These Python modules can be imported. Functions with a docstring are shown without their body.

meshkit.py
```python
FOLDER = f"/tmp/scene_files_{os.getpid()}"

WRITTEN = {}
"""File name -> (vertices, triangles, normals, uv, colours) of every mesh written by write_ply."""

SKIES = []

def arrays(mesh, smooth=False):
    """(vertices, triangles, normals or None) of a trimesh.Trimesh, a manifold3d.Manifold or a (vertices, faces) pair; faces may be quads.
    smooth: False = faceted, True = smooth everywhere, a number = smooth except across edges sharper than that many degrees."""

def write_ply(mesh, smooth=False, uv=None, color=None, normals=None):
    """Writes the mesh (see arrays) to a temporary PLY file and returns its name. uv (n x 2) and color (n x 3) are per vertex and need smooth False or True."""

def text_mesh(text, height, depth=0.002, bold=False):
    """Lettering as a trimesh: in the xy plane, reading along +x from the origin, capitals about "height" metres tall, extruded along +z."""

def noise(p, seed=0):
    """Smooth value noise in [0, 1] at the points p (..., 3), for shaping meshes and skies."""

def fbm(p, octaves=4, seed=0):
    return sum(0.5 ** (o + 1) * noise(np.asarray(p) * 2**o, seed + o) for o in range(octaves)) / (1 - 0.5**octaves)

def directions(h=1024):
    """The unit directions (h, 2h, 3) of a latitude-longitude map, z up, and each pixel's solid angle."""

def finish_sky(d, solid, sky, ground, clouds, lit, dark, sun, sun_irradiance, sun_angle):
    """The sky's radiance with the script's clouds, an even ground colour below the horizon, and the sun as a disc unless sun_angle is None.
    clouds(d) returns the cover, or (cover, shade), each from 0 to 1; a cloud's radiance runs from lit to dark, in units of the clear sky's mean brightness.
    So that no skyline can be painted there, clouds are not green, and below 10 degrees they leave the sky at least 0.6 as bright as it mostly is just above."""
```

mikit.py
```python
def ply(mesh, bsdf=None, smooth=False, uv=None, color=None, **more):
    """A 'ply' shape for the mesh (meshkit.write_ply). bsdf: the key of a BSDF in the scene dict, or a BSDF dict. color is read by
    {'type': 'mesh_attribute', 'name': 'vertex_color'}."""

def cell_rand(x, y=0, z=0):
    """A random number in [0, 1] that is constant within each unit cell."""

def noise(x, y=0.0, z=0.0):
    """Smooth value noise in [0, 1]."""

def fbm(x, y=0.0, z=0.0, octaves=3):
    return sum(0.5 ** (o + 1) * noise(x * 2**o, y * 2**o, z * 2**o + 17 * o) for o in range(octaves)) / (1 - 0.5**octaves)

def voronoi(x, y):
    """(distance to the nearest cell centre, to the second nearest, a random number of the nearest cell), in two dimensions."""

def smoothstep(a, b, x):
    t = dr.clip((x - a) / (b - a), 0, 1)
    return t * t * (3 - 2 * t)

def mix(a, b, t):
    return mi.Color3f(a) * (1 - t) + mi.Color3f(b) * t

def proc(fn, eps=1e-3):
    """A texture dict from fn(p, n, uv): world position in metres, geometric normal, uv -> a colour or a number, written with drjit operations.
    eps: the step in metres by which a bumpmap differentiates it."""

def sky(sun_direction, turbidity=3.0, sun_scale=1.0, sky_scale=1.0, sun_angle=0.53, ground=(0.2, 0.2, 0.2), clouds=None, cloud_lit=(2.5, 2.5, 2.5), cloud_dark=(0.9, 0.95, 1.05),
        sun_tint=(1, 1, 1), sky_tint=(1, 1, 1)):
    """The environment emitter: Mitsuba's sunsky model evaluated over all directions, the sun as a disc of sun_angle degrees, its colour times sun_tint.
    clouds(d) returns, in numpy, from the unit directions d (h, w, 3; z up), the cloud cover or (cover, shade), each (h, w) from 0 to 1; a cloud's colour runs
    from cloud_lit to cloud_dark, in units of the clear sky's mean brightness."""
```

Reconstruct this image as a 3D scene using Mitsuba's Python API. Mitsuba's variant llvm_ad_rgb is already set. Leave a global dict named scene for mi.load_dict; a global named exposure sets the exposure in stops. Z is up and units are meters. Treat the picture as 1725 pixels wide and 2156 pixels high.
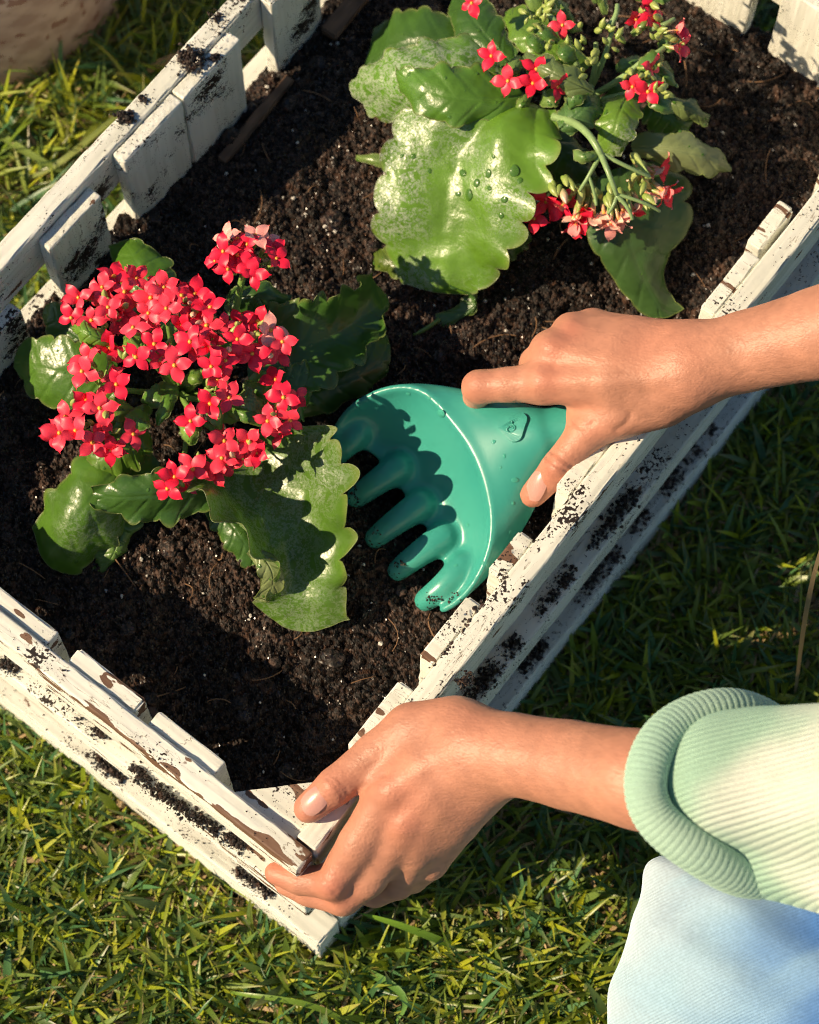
import math
import numpy as np
import trimesh
import drjit as dr
import mitsuba as mi
import mikit
import meshkit
from mikit import noise, fbm, voronoi, smoothstep, mix, cell_rand
from scipy.ndimage import gaussian_filter
from scipy.interpolate import CubicSpline

# ------------------------------------------------------------------ camera, sky, exposure
FOCAL, PITCH, DIST, ZT = 4850.0, math.radians(69.7), 1.08, 0.18
FW = np.array([0.0, math.cos(PITCH), -math.sin(PITCH)])
RT = np.array([1.0, 0, 0])
UP = np.cross(RT, FW)
CAM = np.array([0, 0, ZT]) - DIST * FW
exposure = 2.25
scene, labels = {}, {}
T = mi.ScalarTransform4f
scene['camera'] = {'type': 'thinlens', 'fov': 2 * math.degrees(math.atan(862.5 / FOCAL)), 'fov_axis': 'x',
                   'to_world': T().look_at(origin=CAM.tolist(), target=(CAM + FW).tolist(), up=[0, 0, 1]),
                   'aperture_radius': 0.0040, 'focus_distance': 1.065, 'near_clip': 0.02, 'far_clip': 500.0}
SUN_EL, SUN_AZ = math.radians(38), math.atan2(-0.18, -0.984)
SUN = [math.cos(SUN_EL) * math.cos(SUN_AZ), math.cos(SUN_EL) * math.sin(SUN_AZ), math.sin(SUN_EL)]
scene['sky'] = mikit.sky(SUN, turbidity=3, sun_tint=(1.0, 0.975, 0.91), sky_scale=0.62, ground=(0.08, 0.09, 0.04))

# ------------------------------------------------------------------ helpers
def at(x, y, z):
    """The point at height z that is seen at (x, y) of a 1725 x 2156 picture: how the photograph was measured."""
    d = FW * FOCAL + RT * (x - 862.5) - UP * (y - 1078.0)
    return CAM + (z - CAM[2]) / d[2] * d

PHI = math.radians(52.15)
EL = np.array([math.cos(PHI), math.sin(PHI), 0])
EA = np.array([-math.sin(PHI), math.cos(PHI), 0])
ORG = np.array([-0.0493, -0.1704, 0.0])
def cw(q):
    """crate coordinates (along the long side, across, up) -> world"""
    q = np.asarray(q, float)
    return ORG + q[..., :1] * EL + q[..., 1:2] * EA + q[..., 2:3] * np.array([0, 0, 1.0])
def crate_xy(p):
    x, y = p[..., 0] - ORG[0], p[..., 1] - ORG[1]
    return x * EL[0] + y * EL[1], x * EA[0] + y * EA[1]

def numbered(key):
    if key not in scene and key not in labels:
        return key
    i = 1
    while f'{key}_{i:03d}' in scene or f'{key}_{i:03d}' in labels:
        i += 1
    return f'{key}_{i:03d}'

def add(name, mesh, bsdf, parent=None, smooth=False, **more):
    key = numbered(name if parent is None else parent + '__' + name)
    scene[key] = mikit.ply(mesh, bsdf, smooth=smooth, **more)
    return key

def tag(key, label, cat=None, group=None, kind=None):
    d = labels.setdefault(key, {})
    d['label'] = label
    if cat: d['category'] = cat
    if group: d['group'] = group
    if kind: d['kind'] = kind
    return key

def thing(name, label, cat, group=None):
    key = numbered(name)
    return tag(key, label, cat, group)

class MB:
    """collects (vertices, triangles, colours) into one mesh"""
    def __init__(s): s.v, s.f, s.c, s.n = [], [], [], 0
    def add(s, v, f, c=None):
        v = np.asarray(v, float); f = np.asarray(f, int)
        if f.shape[1] == 4: f = np.vstack([f[:, [0, 1, 2]], f[:, [0, 2, 3]]])
        s.v.append(v); s.f.append(f + s.n); s.n += len(v)
        if c is not None: s.c.append(np.broadcast_to(c, (len(v), 3)))
    def get(s): return np.vstack(s.v), np.vstack(s.f)
    def col(s): return np.vstack(s.c) if s.c else None

def tube(points, radii, sides=8, caps=True):
    p = np.asarray(points, float); n = len(p)
    r = np.broadcast_to(np.asarray(radii, float), (n,))
    t = np.gradient(p, axis=0); t /= np.linalg.norm(t, axis=1, keepdims=True) + 1e-12
    a = np.cross(t[0], [0, 0, 1.0] if abs(t[0][2]) < 0.9 else [1.0, 0, 0]); a /= np.linalg.norm(a)
    A = np.zeros_like(p)
    for i in range(n):
        a = a - t[i] * (a @ t[i]); a /= np.linalg.norm(a) + 1e-12; A[i] = a
    B = np.cross(t, A)
    w = np.arange(sides) * 2 * np.pi / sides
    v = (p[:, None] + r[:, None, None] * (np.cos(w)[None, :, None] * A[:, None] + np.sin(w)[None, :, None] * B[:, None])).reshape(-1, 3)
    i, j = np.meshgrid(np.arange(n - 1), np.arange(sides), indexing='ij')
    q = np.stack([i * sides + j, i * sides + (j + 1) % sides, (i + 1) * sides + (j + 1) % sides, (i + 1) * sides + j], -1).reshape(-1, 4)
    f = np.vstack([q[:, [0, 1, 2]], q[:, [0, 2, 3]]])
    if caps:
        k = len(v); v = np.vstack([v, p[:1] - t[:1] * r[0] * 0.5, p[-1:] + t[-1:] * r[-1] * 0.5]); j = np.arange(sides)
        f = np.vstack([f, np.stack([np.full(sides, k), (j + 1) % sides, j], 1), np.stack([np.full(sides, k + 1), (n - 1) * sides + j, (n - 1) * sides + (j + 1) % sides], 1)])
    return v, f

def smooth_path(pts, n):
    pts = np.asarray(pts, float)
    if len(pts) == 2:
        return pts[0] + (pts[1] - pts[0]) * np.linspace(0, 1, n)[:, None]
    d = np.r_[0, np.cumsum(np.linalg.norm(np.diff(pts[:, :3], axis=0), axis=1))]
    return CubicSpline(d / d[-1], pts)(np.linspace(0, 1, n))

def surface_nets(F, lo, h):
    """The zero surface of the field F (negative inside) sampled from lo with step h, as vertices and triangles."""
    ins = F < 0
    nx, ny, nz = F.shape
    c = np.zeros((nx - 1, ny - 1, nz - 1), np.int8)
    for a in (0, 1):
        for b in (0, 1):
            for d in (0, 1):
                c += ins[a:nx - 1 + a, b:ny - 1 + b, d:nz - 1 + d]
    I, J, K = np.nonzero((c > 0) & (c < 8))
    idx = -np.ones(c.shape, np.int64); idx[I, J, K] = np.arange(len(I))
    acc, cnt = np.zeros((len(I), 3)), np.zeros(len(I))
    cor = [(a, b, d) for a in (0, 1) for b in (0, 1) for d in (0, 1)]
    for p in cor:
        for ax in range(3):
            if p[ax]: continue
            q = list(p); q[ax] = 1
            f0, f1 = F[I + p[0], J + p[1], K + p[2]], F[I + q[0], J + q[1], K + q[2]]
            m = (f0 < 0) != (f1 < 0)
            t = np.where(m, f0 / np.where(m, f0 - f1, 1), 0)
            pos = np.tile(np.array(p, float), (len(I), 1)); pos[:, ax] += t
            acc[m] += pos[m]; cnt[m] += 1
    v = np.array(lo) + (np.stack([I, J, K], 1) + acc / cnt[:, None]) * h
    quads = []
    for ax in range(3):
        b, d = (ax + 1) % 3, (ax + 2) % 3
        sl0 = [slice(None)] * 3; sl1 = [slice(None)] * 3
        sl0[ax], sl1[ax] = slice(0, -1), slice(1, None)
        ch = ins[tuple(sl0)] != ins[tuple(sl1)]
        E = np.stack(np.nonzero(ch), 1)
        ok = (E[:, b] > 0) & (E[:, d] > 0) & (E[:, b] < F.shape[b] - 1) & (E[:, d] < F.shape[d] - 1)
        E = E[ok]
        def cell(db, dd):
            e = E.copy(); e[:, b] -= db; e[:, d] -= dd
            return idx[e[:, 0], e[:, 1], e[:, 2]]
        q = np.stack([cell(1, 1), cell(0, 1), cell(0, 0), cell(1, 0)], 1)
        flip = ~ins[E[:, 0], E[:, 1], E[:, 2]]
        q[flip] = q[flip][:, ::-1]
        quads.append(q)
    q = np.vstack(quads)
    q = q[(q >= 0).all(1)]
    return v, np.vstack([q[:, [0, 1, 2]], q[:, [0, 2, 3]]])

def smin(a, b, k):
    h = np.clip(0.5 + 0.5 * (b - a) / k, 0, 1)
    return b * (1 - h) + a * h - k * h * (1 - h)

def cone_sdf(P, a, b, ra, rb):
    """distance to a bone: a capsule whose radius runs from ra to rb"""
    a, ba = np.asarray(a, P.dtype), np.asarray(b - a, P.dtype)
    d = P - a
    h = np.clip(d @ ba / (ba @ ba), 0, 1)
    d -= h[..., None] * ba
    return np.sqrt(np.einsum('...i,...i->...', d, d)) - (ra + (rb - ra) * h)
def near(G, pts, pad):
    """the part of the grid that lies within pad of the points"""
    pts = np.asarray(pts); lo, hi = pts.min(0) - pad, pts.max(0) + pad
    ax = (G[:, 0, 0, 0], G[0, :, 0, 1], G[0, 0, :, 2])
    return tuple(slice(int(np.searchsorted(ax[k], lo[k])), int(np.searchsorted(ax[k], hi[k], 'right'))) for k in range(3))

def rgb(*c): return {'type': 'rgb', 'value': list(c)}
def vcol(): return {'type': 'mesh_attribute', 'name': 'vertex_color'}
def two(d): return {'type': 'twosided', 'bsdf': d}

# ------------------------------------------------------------------ materials
CO, SI = math.cos(PHI), math.sin(PHI)
def crate_coords(p):
    x, y = p.x - float(ORG[0]), p.y - float(ORG[1])
    return x * CO + y * SI, -x * SI + y * CO, p.z

def paint(axis, chips, dirt, edge=None):
    """old white paint on boards that run along axis; chips show brown wood, dirt is splashed soil"""
    def fn(p, n, uv):
        l, a, z = crate_coords(p)
        u, v, w = (l, a, z) if axis == 0 else (a, l, z) if axis == 1 else (z, l, a)
        brush = fbm(u * 22, v * 420, w * 420, 3)
        big = noise(u * 30 + 5, v * 40, w * 40)
        col = mix((0.58, 0.585, 0.51), (0.75, 0.75, 0.68), smoothstep(0.25, 0.75, brush * 0.6 + big * 0.4))
        crack = fbm(u * 45 + 3, v * 330, w * 330, 4)
        col = mix(col, (0.27, 0.235, 0.18), smoothstep(0.010, 0.003, dr.abs(crack - 0.5)) * smoothstep(0.42, 0.56, noise(u * 25, v * 60 + 9, w * 60)))
        c = fbm(u * 48 + 11, v * 130 + 4, w * 130, 4)
        if edge is not None: c = c + edge(l, a, z)
        m = smoothstep(0.735 - chips, 0.75 - chips, c)
        wood = mix((0.10, 0.052, 0.032), (0.20, 0.115, 0.072), fbm(u * 40, v * 700, w * 700, 3))
        col = mix(col, wood, m)
        speck = noise(l * 1000, a * 1000, z * 1000) * 0.7 + noise(l * 330, a * 330, z * 330) * 0.3
        zone = fbm(l * 38 + 2, a * 38, z * 38 + 7, 3)
        d = smoothstep(0.80 - dirt, 0.83 - dirt, speck * 0.42 + zone * 0.80 - 0.11)
        fine = smoothstep(0.83 - dirt * 0.6, 0.86 - dirt * 0.6, noise(l * 1700, a * 1700, z * 1700) * 0.62 + zone * 0.38)
        return mix(col, (0.022, 0.015, 0.012), dr.maximum(d, fine * 0.85))
    return fn
def paint_bump(axis):
    def fn(p, n, uv):
        l, a, z = crate_coords(p)
        u, v, w = (l, a, z) if axis == 0 else (a, l, z) if axis == 1 else (z, l, a)
        return fbm(u * 40, v * 600, w * 600, 3) * 0.00035 + noise(u * 300, v * 500, w * 500) * 0.00012
    return fn
def board_bsdf(axis, chips, dirt, edge=None):
    return two({'type': 'bumpmap', 'arbitrary': mikit.proc(paint_bump(axis), 3e-4), 'scale': 1.0,
                'bsdf': {'type': 'principled', 'base_color': mikit.proc(paint(axis, chips, dirt, edge)), 'roughness': 0.55, 'specular': 0.4}})
scene['paint_end'] = board_bsdf(1, 0.075, 0.06, lambda l, a, z: smoothstep(0.0050, 0.0005, l) * smoothstep(0.165, 0.178, z) * 0.17 + smoothstep(0.16, 0.0, a) * 0.04)
scene['paint_base'] = board_bsdf(1, -0.015, 0.09)
scene['paint_side'] = board_bsdf(0, -0.01, 0.092)
scene['paint_far'] = board_bsdf(0, -0.06, 0.13)
scene['paint_slat'] = board_bsdf(2, -0.06, 0.165)
scene['paint_slat_end'] = board_bsdf(1, 0.075, 0.085)
scene['paint_block'] = board_bsdf(1, 0.115, 0.12)
def bare(p, n, uv):
    l, a, z = crate_coords(p)
    return mix((0.06, 0.03, 0.018), (0.24, 0.14, 0.08), fbm(l * 50, a * 500, z * 500, 3)) * (0.45 + 0.8 * noise(l * 130, a * 130, z * 130))
scene['bare_wood'] = two({'type': 'principled', 'base_color': mikit.proc(bare), 'roughness': 0.7})

def soil_col(p, n, uv):
    g = fbm(p.x * 700, p.y * 700, p.z * 700, 3)
    b = noise(p.x * 240, p.y * 240, p.z * 240 + 3)
    c = mix((0.005, 0.0039, 0.0036), (0.056, 0.033, 0.0235), smoothstep(0.35, 0.8, g))
    c = c * (0.65 + 0.75 * smoothstep(0.35, 0.65, fbm(p.x * 32, p.y * 32, 1.0, 3)))
    return mix(c, (0.075, 0.040, 0.026), smoothstep(0.70, 0.84, b) * 0.7)
def soil_rough(p, n, uv):
    return 0.24 + 0.5 * smoothstep(0.35, 0.6, noise(p.x * 500, p.y * 500, p.z * 500))
scene['soil_skin'] = two({'type': 'principled', 'base_color': mikit.proc(soil_col), 'roughness': mikit.proc(soil_rough), 'specular': 0.5})
scene['perlite_skin'] = two({'type': 'principled', 'base_color': rgb(0.55, 0.52, 0.47), 'roughness': 0.8})
scene['fibre_skin'] = two({'type': 'principled', 'base_color': rgb(0.22, 0.12, 0.06), 'roughness': 0.7})

scene['blade'] = {'type': 'blendbsdf', 'weight': 0.42, 'a': two({'type': 'principled', 'base_color': vcol(), 'roughness': 0.36, 'specular': 0.6}), 'b': {'type': 'principledthin', 'base_color': vcol(), 'roughness': 0.5, 'diff_trans': 1.1, 'spec_trans': 0.0}}
def thatch(p, n, uv):
    g = fbm(p.x * 300, p.y * 300, 0.0, 3)
    return mix((0.016, 0.015, 0.008), (0.085, 0.062, 0.033), smoothstep(0.35, 0.75, g)) 
def far_lawn(p, n, uv):
    r = dr.sqrt(p.x * p.x + p.y * p.y)
    g = fbm(p.x * 8, p.y * 8, 0.0, 3)
    return mix(thatch(p, n, uv), mix((0.05, 0.085, 0.018), (0.09, 0.12, 0.03), g), smoothstep(0.5, 0.9, r))
scene['lawn_skin'] = two({'type': 'principled', 'base_color': mikit.proc(far_lawn), 'roughness': 0.9})

rng = np.random.default_rng(7)
# ------------------------------------------------------------------ ground and grass
g = np.r_[-60, -20, -6, -2, np.linspace(-1, 1, 81), 2, 6, 20, 60]
X, Y = np.meshgrid(g, g, indexing='ij')
Z = np.where((abs(X) < 1.01) & (abs(Y) < 1.01), 0.006 * (meshkit.fbm(np.stack([X * 9, Y * 9, 0 * X], -1), 3) - 0.6), -0.001)
n = len(g); i, j = np.meshgrid(np.arange(n - 1), np.arange(n - 1), indexing='ij')
Q = np.stack([i * n + j, (i + 1) * n + j, (i + 1) * n + j + 1, i * n + j + 1], -1).reshape(-1, 4)
add('lawn_ground', (np.stack([X, Y, Z], -1).reshape(-1, 3), Q), 'lawn_skin', smooth=True)
tag('lawn_ground', 'bare earth and dead thatch under the lawn grass', kind='structure')

CRATE_L, CRATE_W = 0.530, 0.311
def grass_mesh(N, rng):
    u = rng.random((N * 5, 2))
    xy = np.stack([-0.62 + 1.24 * u[:, 0], -0.52 + 1.15 * u[:, 1]], 1)
    r = np.hypot(np.maximum(abs(xy[:, 0]) - 0.24, 0), np.maximum(abs(xy[:, 1] - 0.03) - 0.32, 0))
    keep = rng.random(len(xy)) < np.exp(-r * 9)
    l, a = crate_xy(xy)
    keep &= ~((l > -0.004) & (l < CRATE_L + 0.004) & (a > -0.010) & (a < CRATE_W + 0.004))
    clump = meshkit.noise(np.stack([xy[:, 0] * 70, xy[:, 1] * 70, 0 * l], -1), 5)
    keep &= rng.random(len(xy)) < 0.20 + 1.0 * clump
    xy = xy[keep][:N]; n = len(xy)
    l, a = crate_xy(xy)
    back = np.clip((a - 0.30) * 12, 0, 1) * (l > 0)           # the longer, drier grass beyond the far side
    L = rng.uniform(0.010, 0.034, n) * (1 + 0.6 * back)
    w = rng.uniform(0.0005, 0.0016, n) * (1 + 0.6 * (rng.random(n) < 0.15))
    az = rng.uniform(0, 2 * np.pi, n)
    lean = rng.uniform(0.25, 1.25, n); bend = rng.uniform(0.1, 1.1, n)
    patchy = np.clip(meshkit.fbm(np.stack([xy[:, 0] * 22, xy[:, 1] * 22, 0 * l], -1), 3, 8) - .38, 0, 1)
    dry = rng.random(n) < 0.24 + 0.9 * patchy + 0.18 * back
    lean[dry] = rng.uniform(1.0, 1.5, dry.sum()); L[dry] *= 0.8; w[dry] *= 0.75
    S = 4
    t = np.linspace(0, 1, S)
    ang = lean[:, None] + bend[:, None] * t[None]             # from upright
    ds = L[:, None] / (S - 1)
    hx = np.cumsum(np.sin(ang) * ds, 1) - np.sin(ang[:, :1]) * ds
    hz = np.cumsum(np.cos(ang) * ds, 1) - np.cos(ang[:, :1]) * ds
    d = np.stack([np.cos(az), np.sin(az)], 1)
    base = rng.uniform(0.0, 0.012, n)
    c = np.zeros((n, S, 3))
    c[..., :2] = xy[:, None] + hx[..., None] * d[:, None]
    c[..., 2] = np.maximum(hz + base[:, None], 0.0015)
    tw = rng.uniform(-0.9, 0.9, n)
    side = np.stack([-np.sin(az) * np.cos(tw), np.cos(az) * np.cos(tw), np.sin(tw)], 1)
    wid = w[:, None] * np.array([0.75, 1.0, 0.85, 0.08])[None]
    mid = c.copy(); mid[..., 2] -= 0.25 * wid
    V = np.stack([c - side[:, None] * wid[..., None], mid, c + side[:, None] * wid[..., None]], 2)   # n,S,3,3
    V = V.reshape(n, S * 3, 3)
    q = []
    for s in range(S - 1):
        for k in range(2):
            o = s * 3 + k
            q += [[o, o + 1, o + 4], [o, o + 4, o + 3]]
    F = (np.arange(n)[:, None, None] * S * 3 + np.array(q)[None]).reshape(-1, 3)
    h = rng.random(n) ** 1.25
    green = np.stack([0.085 + 0.30 * h ** 1.6, 0.135 + 0.27 * h ** 1.2, 0.014 + 0.034 * rng.random(n)], 1)
    blue = rng.random(n) < 0.2
    green[blue] = np.stack([0.055 + 0.03 * h[blue], 0.14 + 0.06 * h[blue], 0.05 + 0.02 * h[blue]], 1)
    straw = np.stack([0.30 + 0.28 * h, 0.21 + 0.21 * h, 0.10 + 0.13 * h], 1)
    col = np.where(dry[:, None], straw, green)
    cc = np.repeat(col[:, None], S * 3, 1)
    tip = np.repeat(np.clip(t - 0.72, 0, 1) * 2.2, 3)[None, :, None] * (rng.random(n) < 0.35)[:, None, None]
    cc = cc * (1 - tip) + np.array([0.34, 0.25, 0.10]) * tip
    return V.reshape(-1, 3), F, cc.reshape(-1, 3)
V, F, C = grass_mesh(110000, rng)
add('grass', (V, F), 'blade', smooth=True, color=C)
tag('grass', 'short green lawn grass mixed with dry straw blades around the crate', 'grass', kind='stuff')

# long stalks that stand out
def stalk(pts, w, col, name, label, group=None, folds=0.3):
    p = smooth_path(pts, 16)
    t = np.gradient(p, axis=0); t /= np.linalg.norm(t, axis=1, keepdims=True)
    s = np.cross(t, [0, 0, 1.0]); s /= np.linalg.norm(s, axis=1, keepdims=True)
    ww = w * np.sin(np.linspace(0.35, np.pi - 0.08, 16))[:, None] ** 0.6
    m = p.copy(); m[:, 2] -= folds * ww[:, 0]
    v = np.stack([p - s * ww, m, p + s * ww], 1).reshape(-1, 3)
    f = []
    for i in range(15):
        for k in range(2):
            o = i * 3 + k; f += [[o, o + 1, o + 4], [o, o + 4, o + 3]]
    shade = np.linspace(0.75, 1.2, 16)[:, None] * np.array(col)[None]
    key = add(name, (v, np.array(f)), 'blade', smooth=True, color=np.repeat(shade, 3, 0))
    return tag(key, label, 'grass blade', group)
stalk([at(1010, 2015, .006), at(950, 1990, .02), at(860, 1955, .03), at(765, 1925, .032)], .0020, (.16, .30, .03), 'grass_blade', 'long bright green grass blade pointing at the near crate corner')
stalk([at(-60, 250, .02), at(40, 310, .035), at(120, 355, .03), at(200, 372, .012)], .0022, (.22, .30, .07), 'grass_blade', 'long pale grass stem running in from the left edge beside the crate')
stalk([at(20, 372, .014), at(120, 345, .032), at(190, 290, .036), at(300, 215, .02)], .0019, (.24, .29, .08), 'grass_blade', 'long pale grass stem crossing another near the far side of the crate')
stalk([at(300, 165, .02), at(345, 130, .034), at(400, 115, .03), at(460, 95, .01)], .0032, (.42, .27, .12), 'grass_blade', 'dry brown grass stem touching the far rail below the pot')
stalk([at(745, 2260, .004), at(720, 2150, .02), at(560, 2100, .024), at(470, 2085, .01)], .0015, (.14, .24, .03), 'grass_blade', 'thin green grass blade lying across the lawn at the bottom of the picture')
stalk([at(720, 1990, .004), at(800, 2060, .02), at(850, 2100, .026), at(835, 2150, .016)], .0021, (.12, .25, .05), 'grass_blade', 'broad green grass blade bending down just below the near crate corner')

stalk([at(1672, 1480, .004), at(1690, 1340, .09), at(1712, 1220, .15), at(1740, 1120, .19)], .0016, (.36, .25, .13), 'grass_blade', 'tall dry brown stalk rising from the shaded grass at the right edge')
# ------------------------------------------------------------------ the crate
def board(lo, hi, seed, r=0.0012, step=0.007, wob=0.0005, worn=0.0010, tilt=None):
    """a rounded, slightly worn board between two corners in crate coordinates"""
    lo, hi = np.array(lo, float), np.array(hi, float)
    ax = []
    for k in range(3):
        n = max(1, int(round((hi[k] - lo[k] - 2 * r) / step)))
        ax.append(np.r_[lo[k], lo[k] + 0.35 * r, np.linspace(lo[k] + r, hi[k] - r, n + 1), hi[k] - 0.35 * r, hi[k]])
    V, F, off = [], [], 0
    for k in range(3):
        b, c = (k + 1) % 3, (k + 2) % 3
        for side in (0, 1):
            B, C = np.meshgrid(ax[b], ax[c], indexing='ij')
            P = np.zeros(B.shape + (3,)); P[..., b], P[..., c], P[..., k] = B, C, hi[k] if side else lo[k]
            nb, nc = B.shape; i, j = np.meshgrid(np.arange(nb - 1), np.arange(nc - 1), indexing='ij')
            q = np.stack([i * nc + j, (i + 1) * nc + j, (i + 1) * nc + j + 1, i * nc + j + 1], -1).reshape(-1, 4)
            if not side: q = q[:, ::-1]
            V.append(P.reshape(-1, 3)); F.append(q + off); off += nb * nc
    V, F = np.vstack(V), np.vstack(F)
    inner = np.clip(V, lo + r, hi - r)
    d = V - inner; dl = np.linalg.norm(d, axis=1, keepdims=True)
    nrm = d / np.maximum(dl, 1e-9)
    V = inner + nrm * r
    m = trimesh.Trimesh(V, np.vstack([F[:, [0, 1, 2]], F[:, [0, 2, 3]]]), process=False); m.merge_vertices(digits_vertex=7)
    V = np.array(m.vertices); inner = np.clip(V, lo + r, hi - r); nrm = (V - inner) / np.maximum(np.linalg.norm(V - inner, axis=1, keepdims=True), 1e-9)
    edge = 1 - np.abs(nrm).max(1)                                # 0 on faces, up to 0.42 on edges and corners
    q = V * [1, 1, 1] + seed * 3.7
    V = V + nrm * ((meshkit.fbm(q * 60, 2, seed) - 0.5) * 2 * wob)[:, None] - nrm * (np.clip(meshkit.fbm(q * 170, 2, seed + 9) - 0.42, 0, 1) * 6 * worn * np.minimum(edge * 3, 1))[:, None]
    if tilt is not None:
        axis, ang = tilt; o = (lo + hi) / 2; b, c = (axis + 1) % 3, (axis + 2) % 3
        W = V - o; V = W.copy()
        V[:, b] = W[:, b] * math.cos(ang) - W[:, c] * math.sin(ang); V[:, c] = W[:, b] * math.sin(ang) + W[:, c] * math.cos(ang); V += o
    return cw(V), np.array(m.faces)

crate = thing('wooden_crate', 'old white painted slatted wooden crate full of dark soil standing on the lawn', 'crate')
TH, LL, WW = 0.011, CRATE_L, CRATE_W
sd = iter(range(1, 200))
def cb(name, lo, hi, bsdf, label=None, **k):
    key = add(name, board(lo, hi, next(sd), **k), bsdf, crate, smooth=35)
    if label: labels[key] = {'label': label}
    return key
# end wall nearest the camera-left (l = 0)
cb('rail', (0, 0.0006, .146), (TH, WW - .0004, .180), 'paint_end', 'chipped top rail of the near end with bare brown wood showing')
cb('rail', (-.0006, 0.0, .070), (TH, WW, .097), 'paint_end')
cb('rail', (-.0055, -.0095, -.004), (TH, WW, .047), 'paint_base')
# far end wall (l = LL)
cb('rail', (LL - TH, 0, .146), (LL, WW, .180), 'paint_end'); cb('rail', (LL - TH, 0, .070), (LL, WW, .097), 'paint_far'); cb('rail', (LL - TH, 0, -.004), (LL, WW, .047), 'paint_far')
# near long side (a = 0)
cb('rail', (TH + .0012, 0, .145), (LL - TH - .001, TH, .180), 'paint_side')
cb('rail', (TH + .0012, -.0045, .070), (LL - TH - .001, TH - .002, .096), 'paint_side')
cb('rail', (TH + .0010, -.0095, -.004), (LL - TH - .001, TH, .045), 'paint_side')
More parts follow.
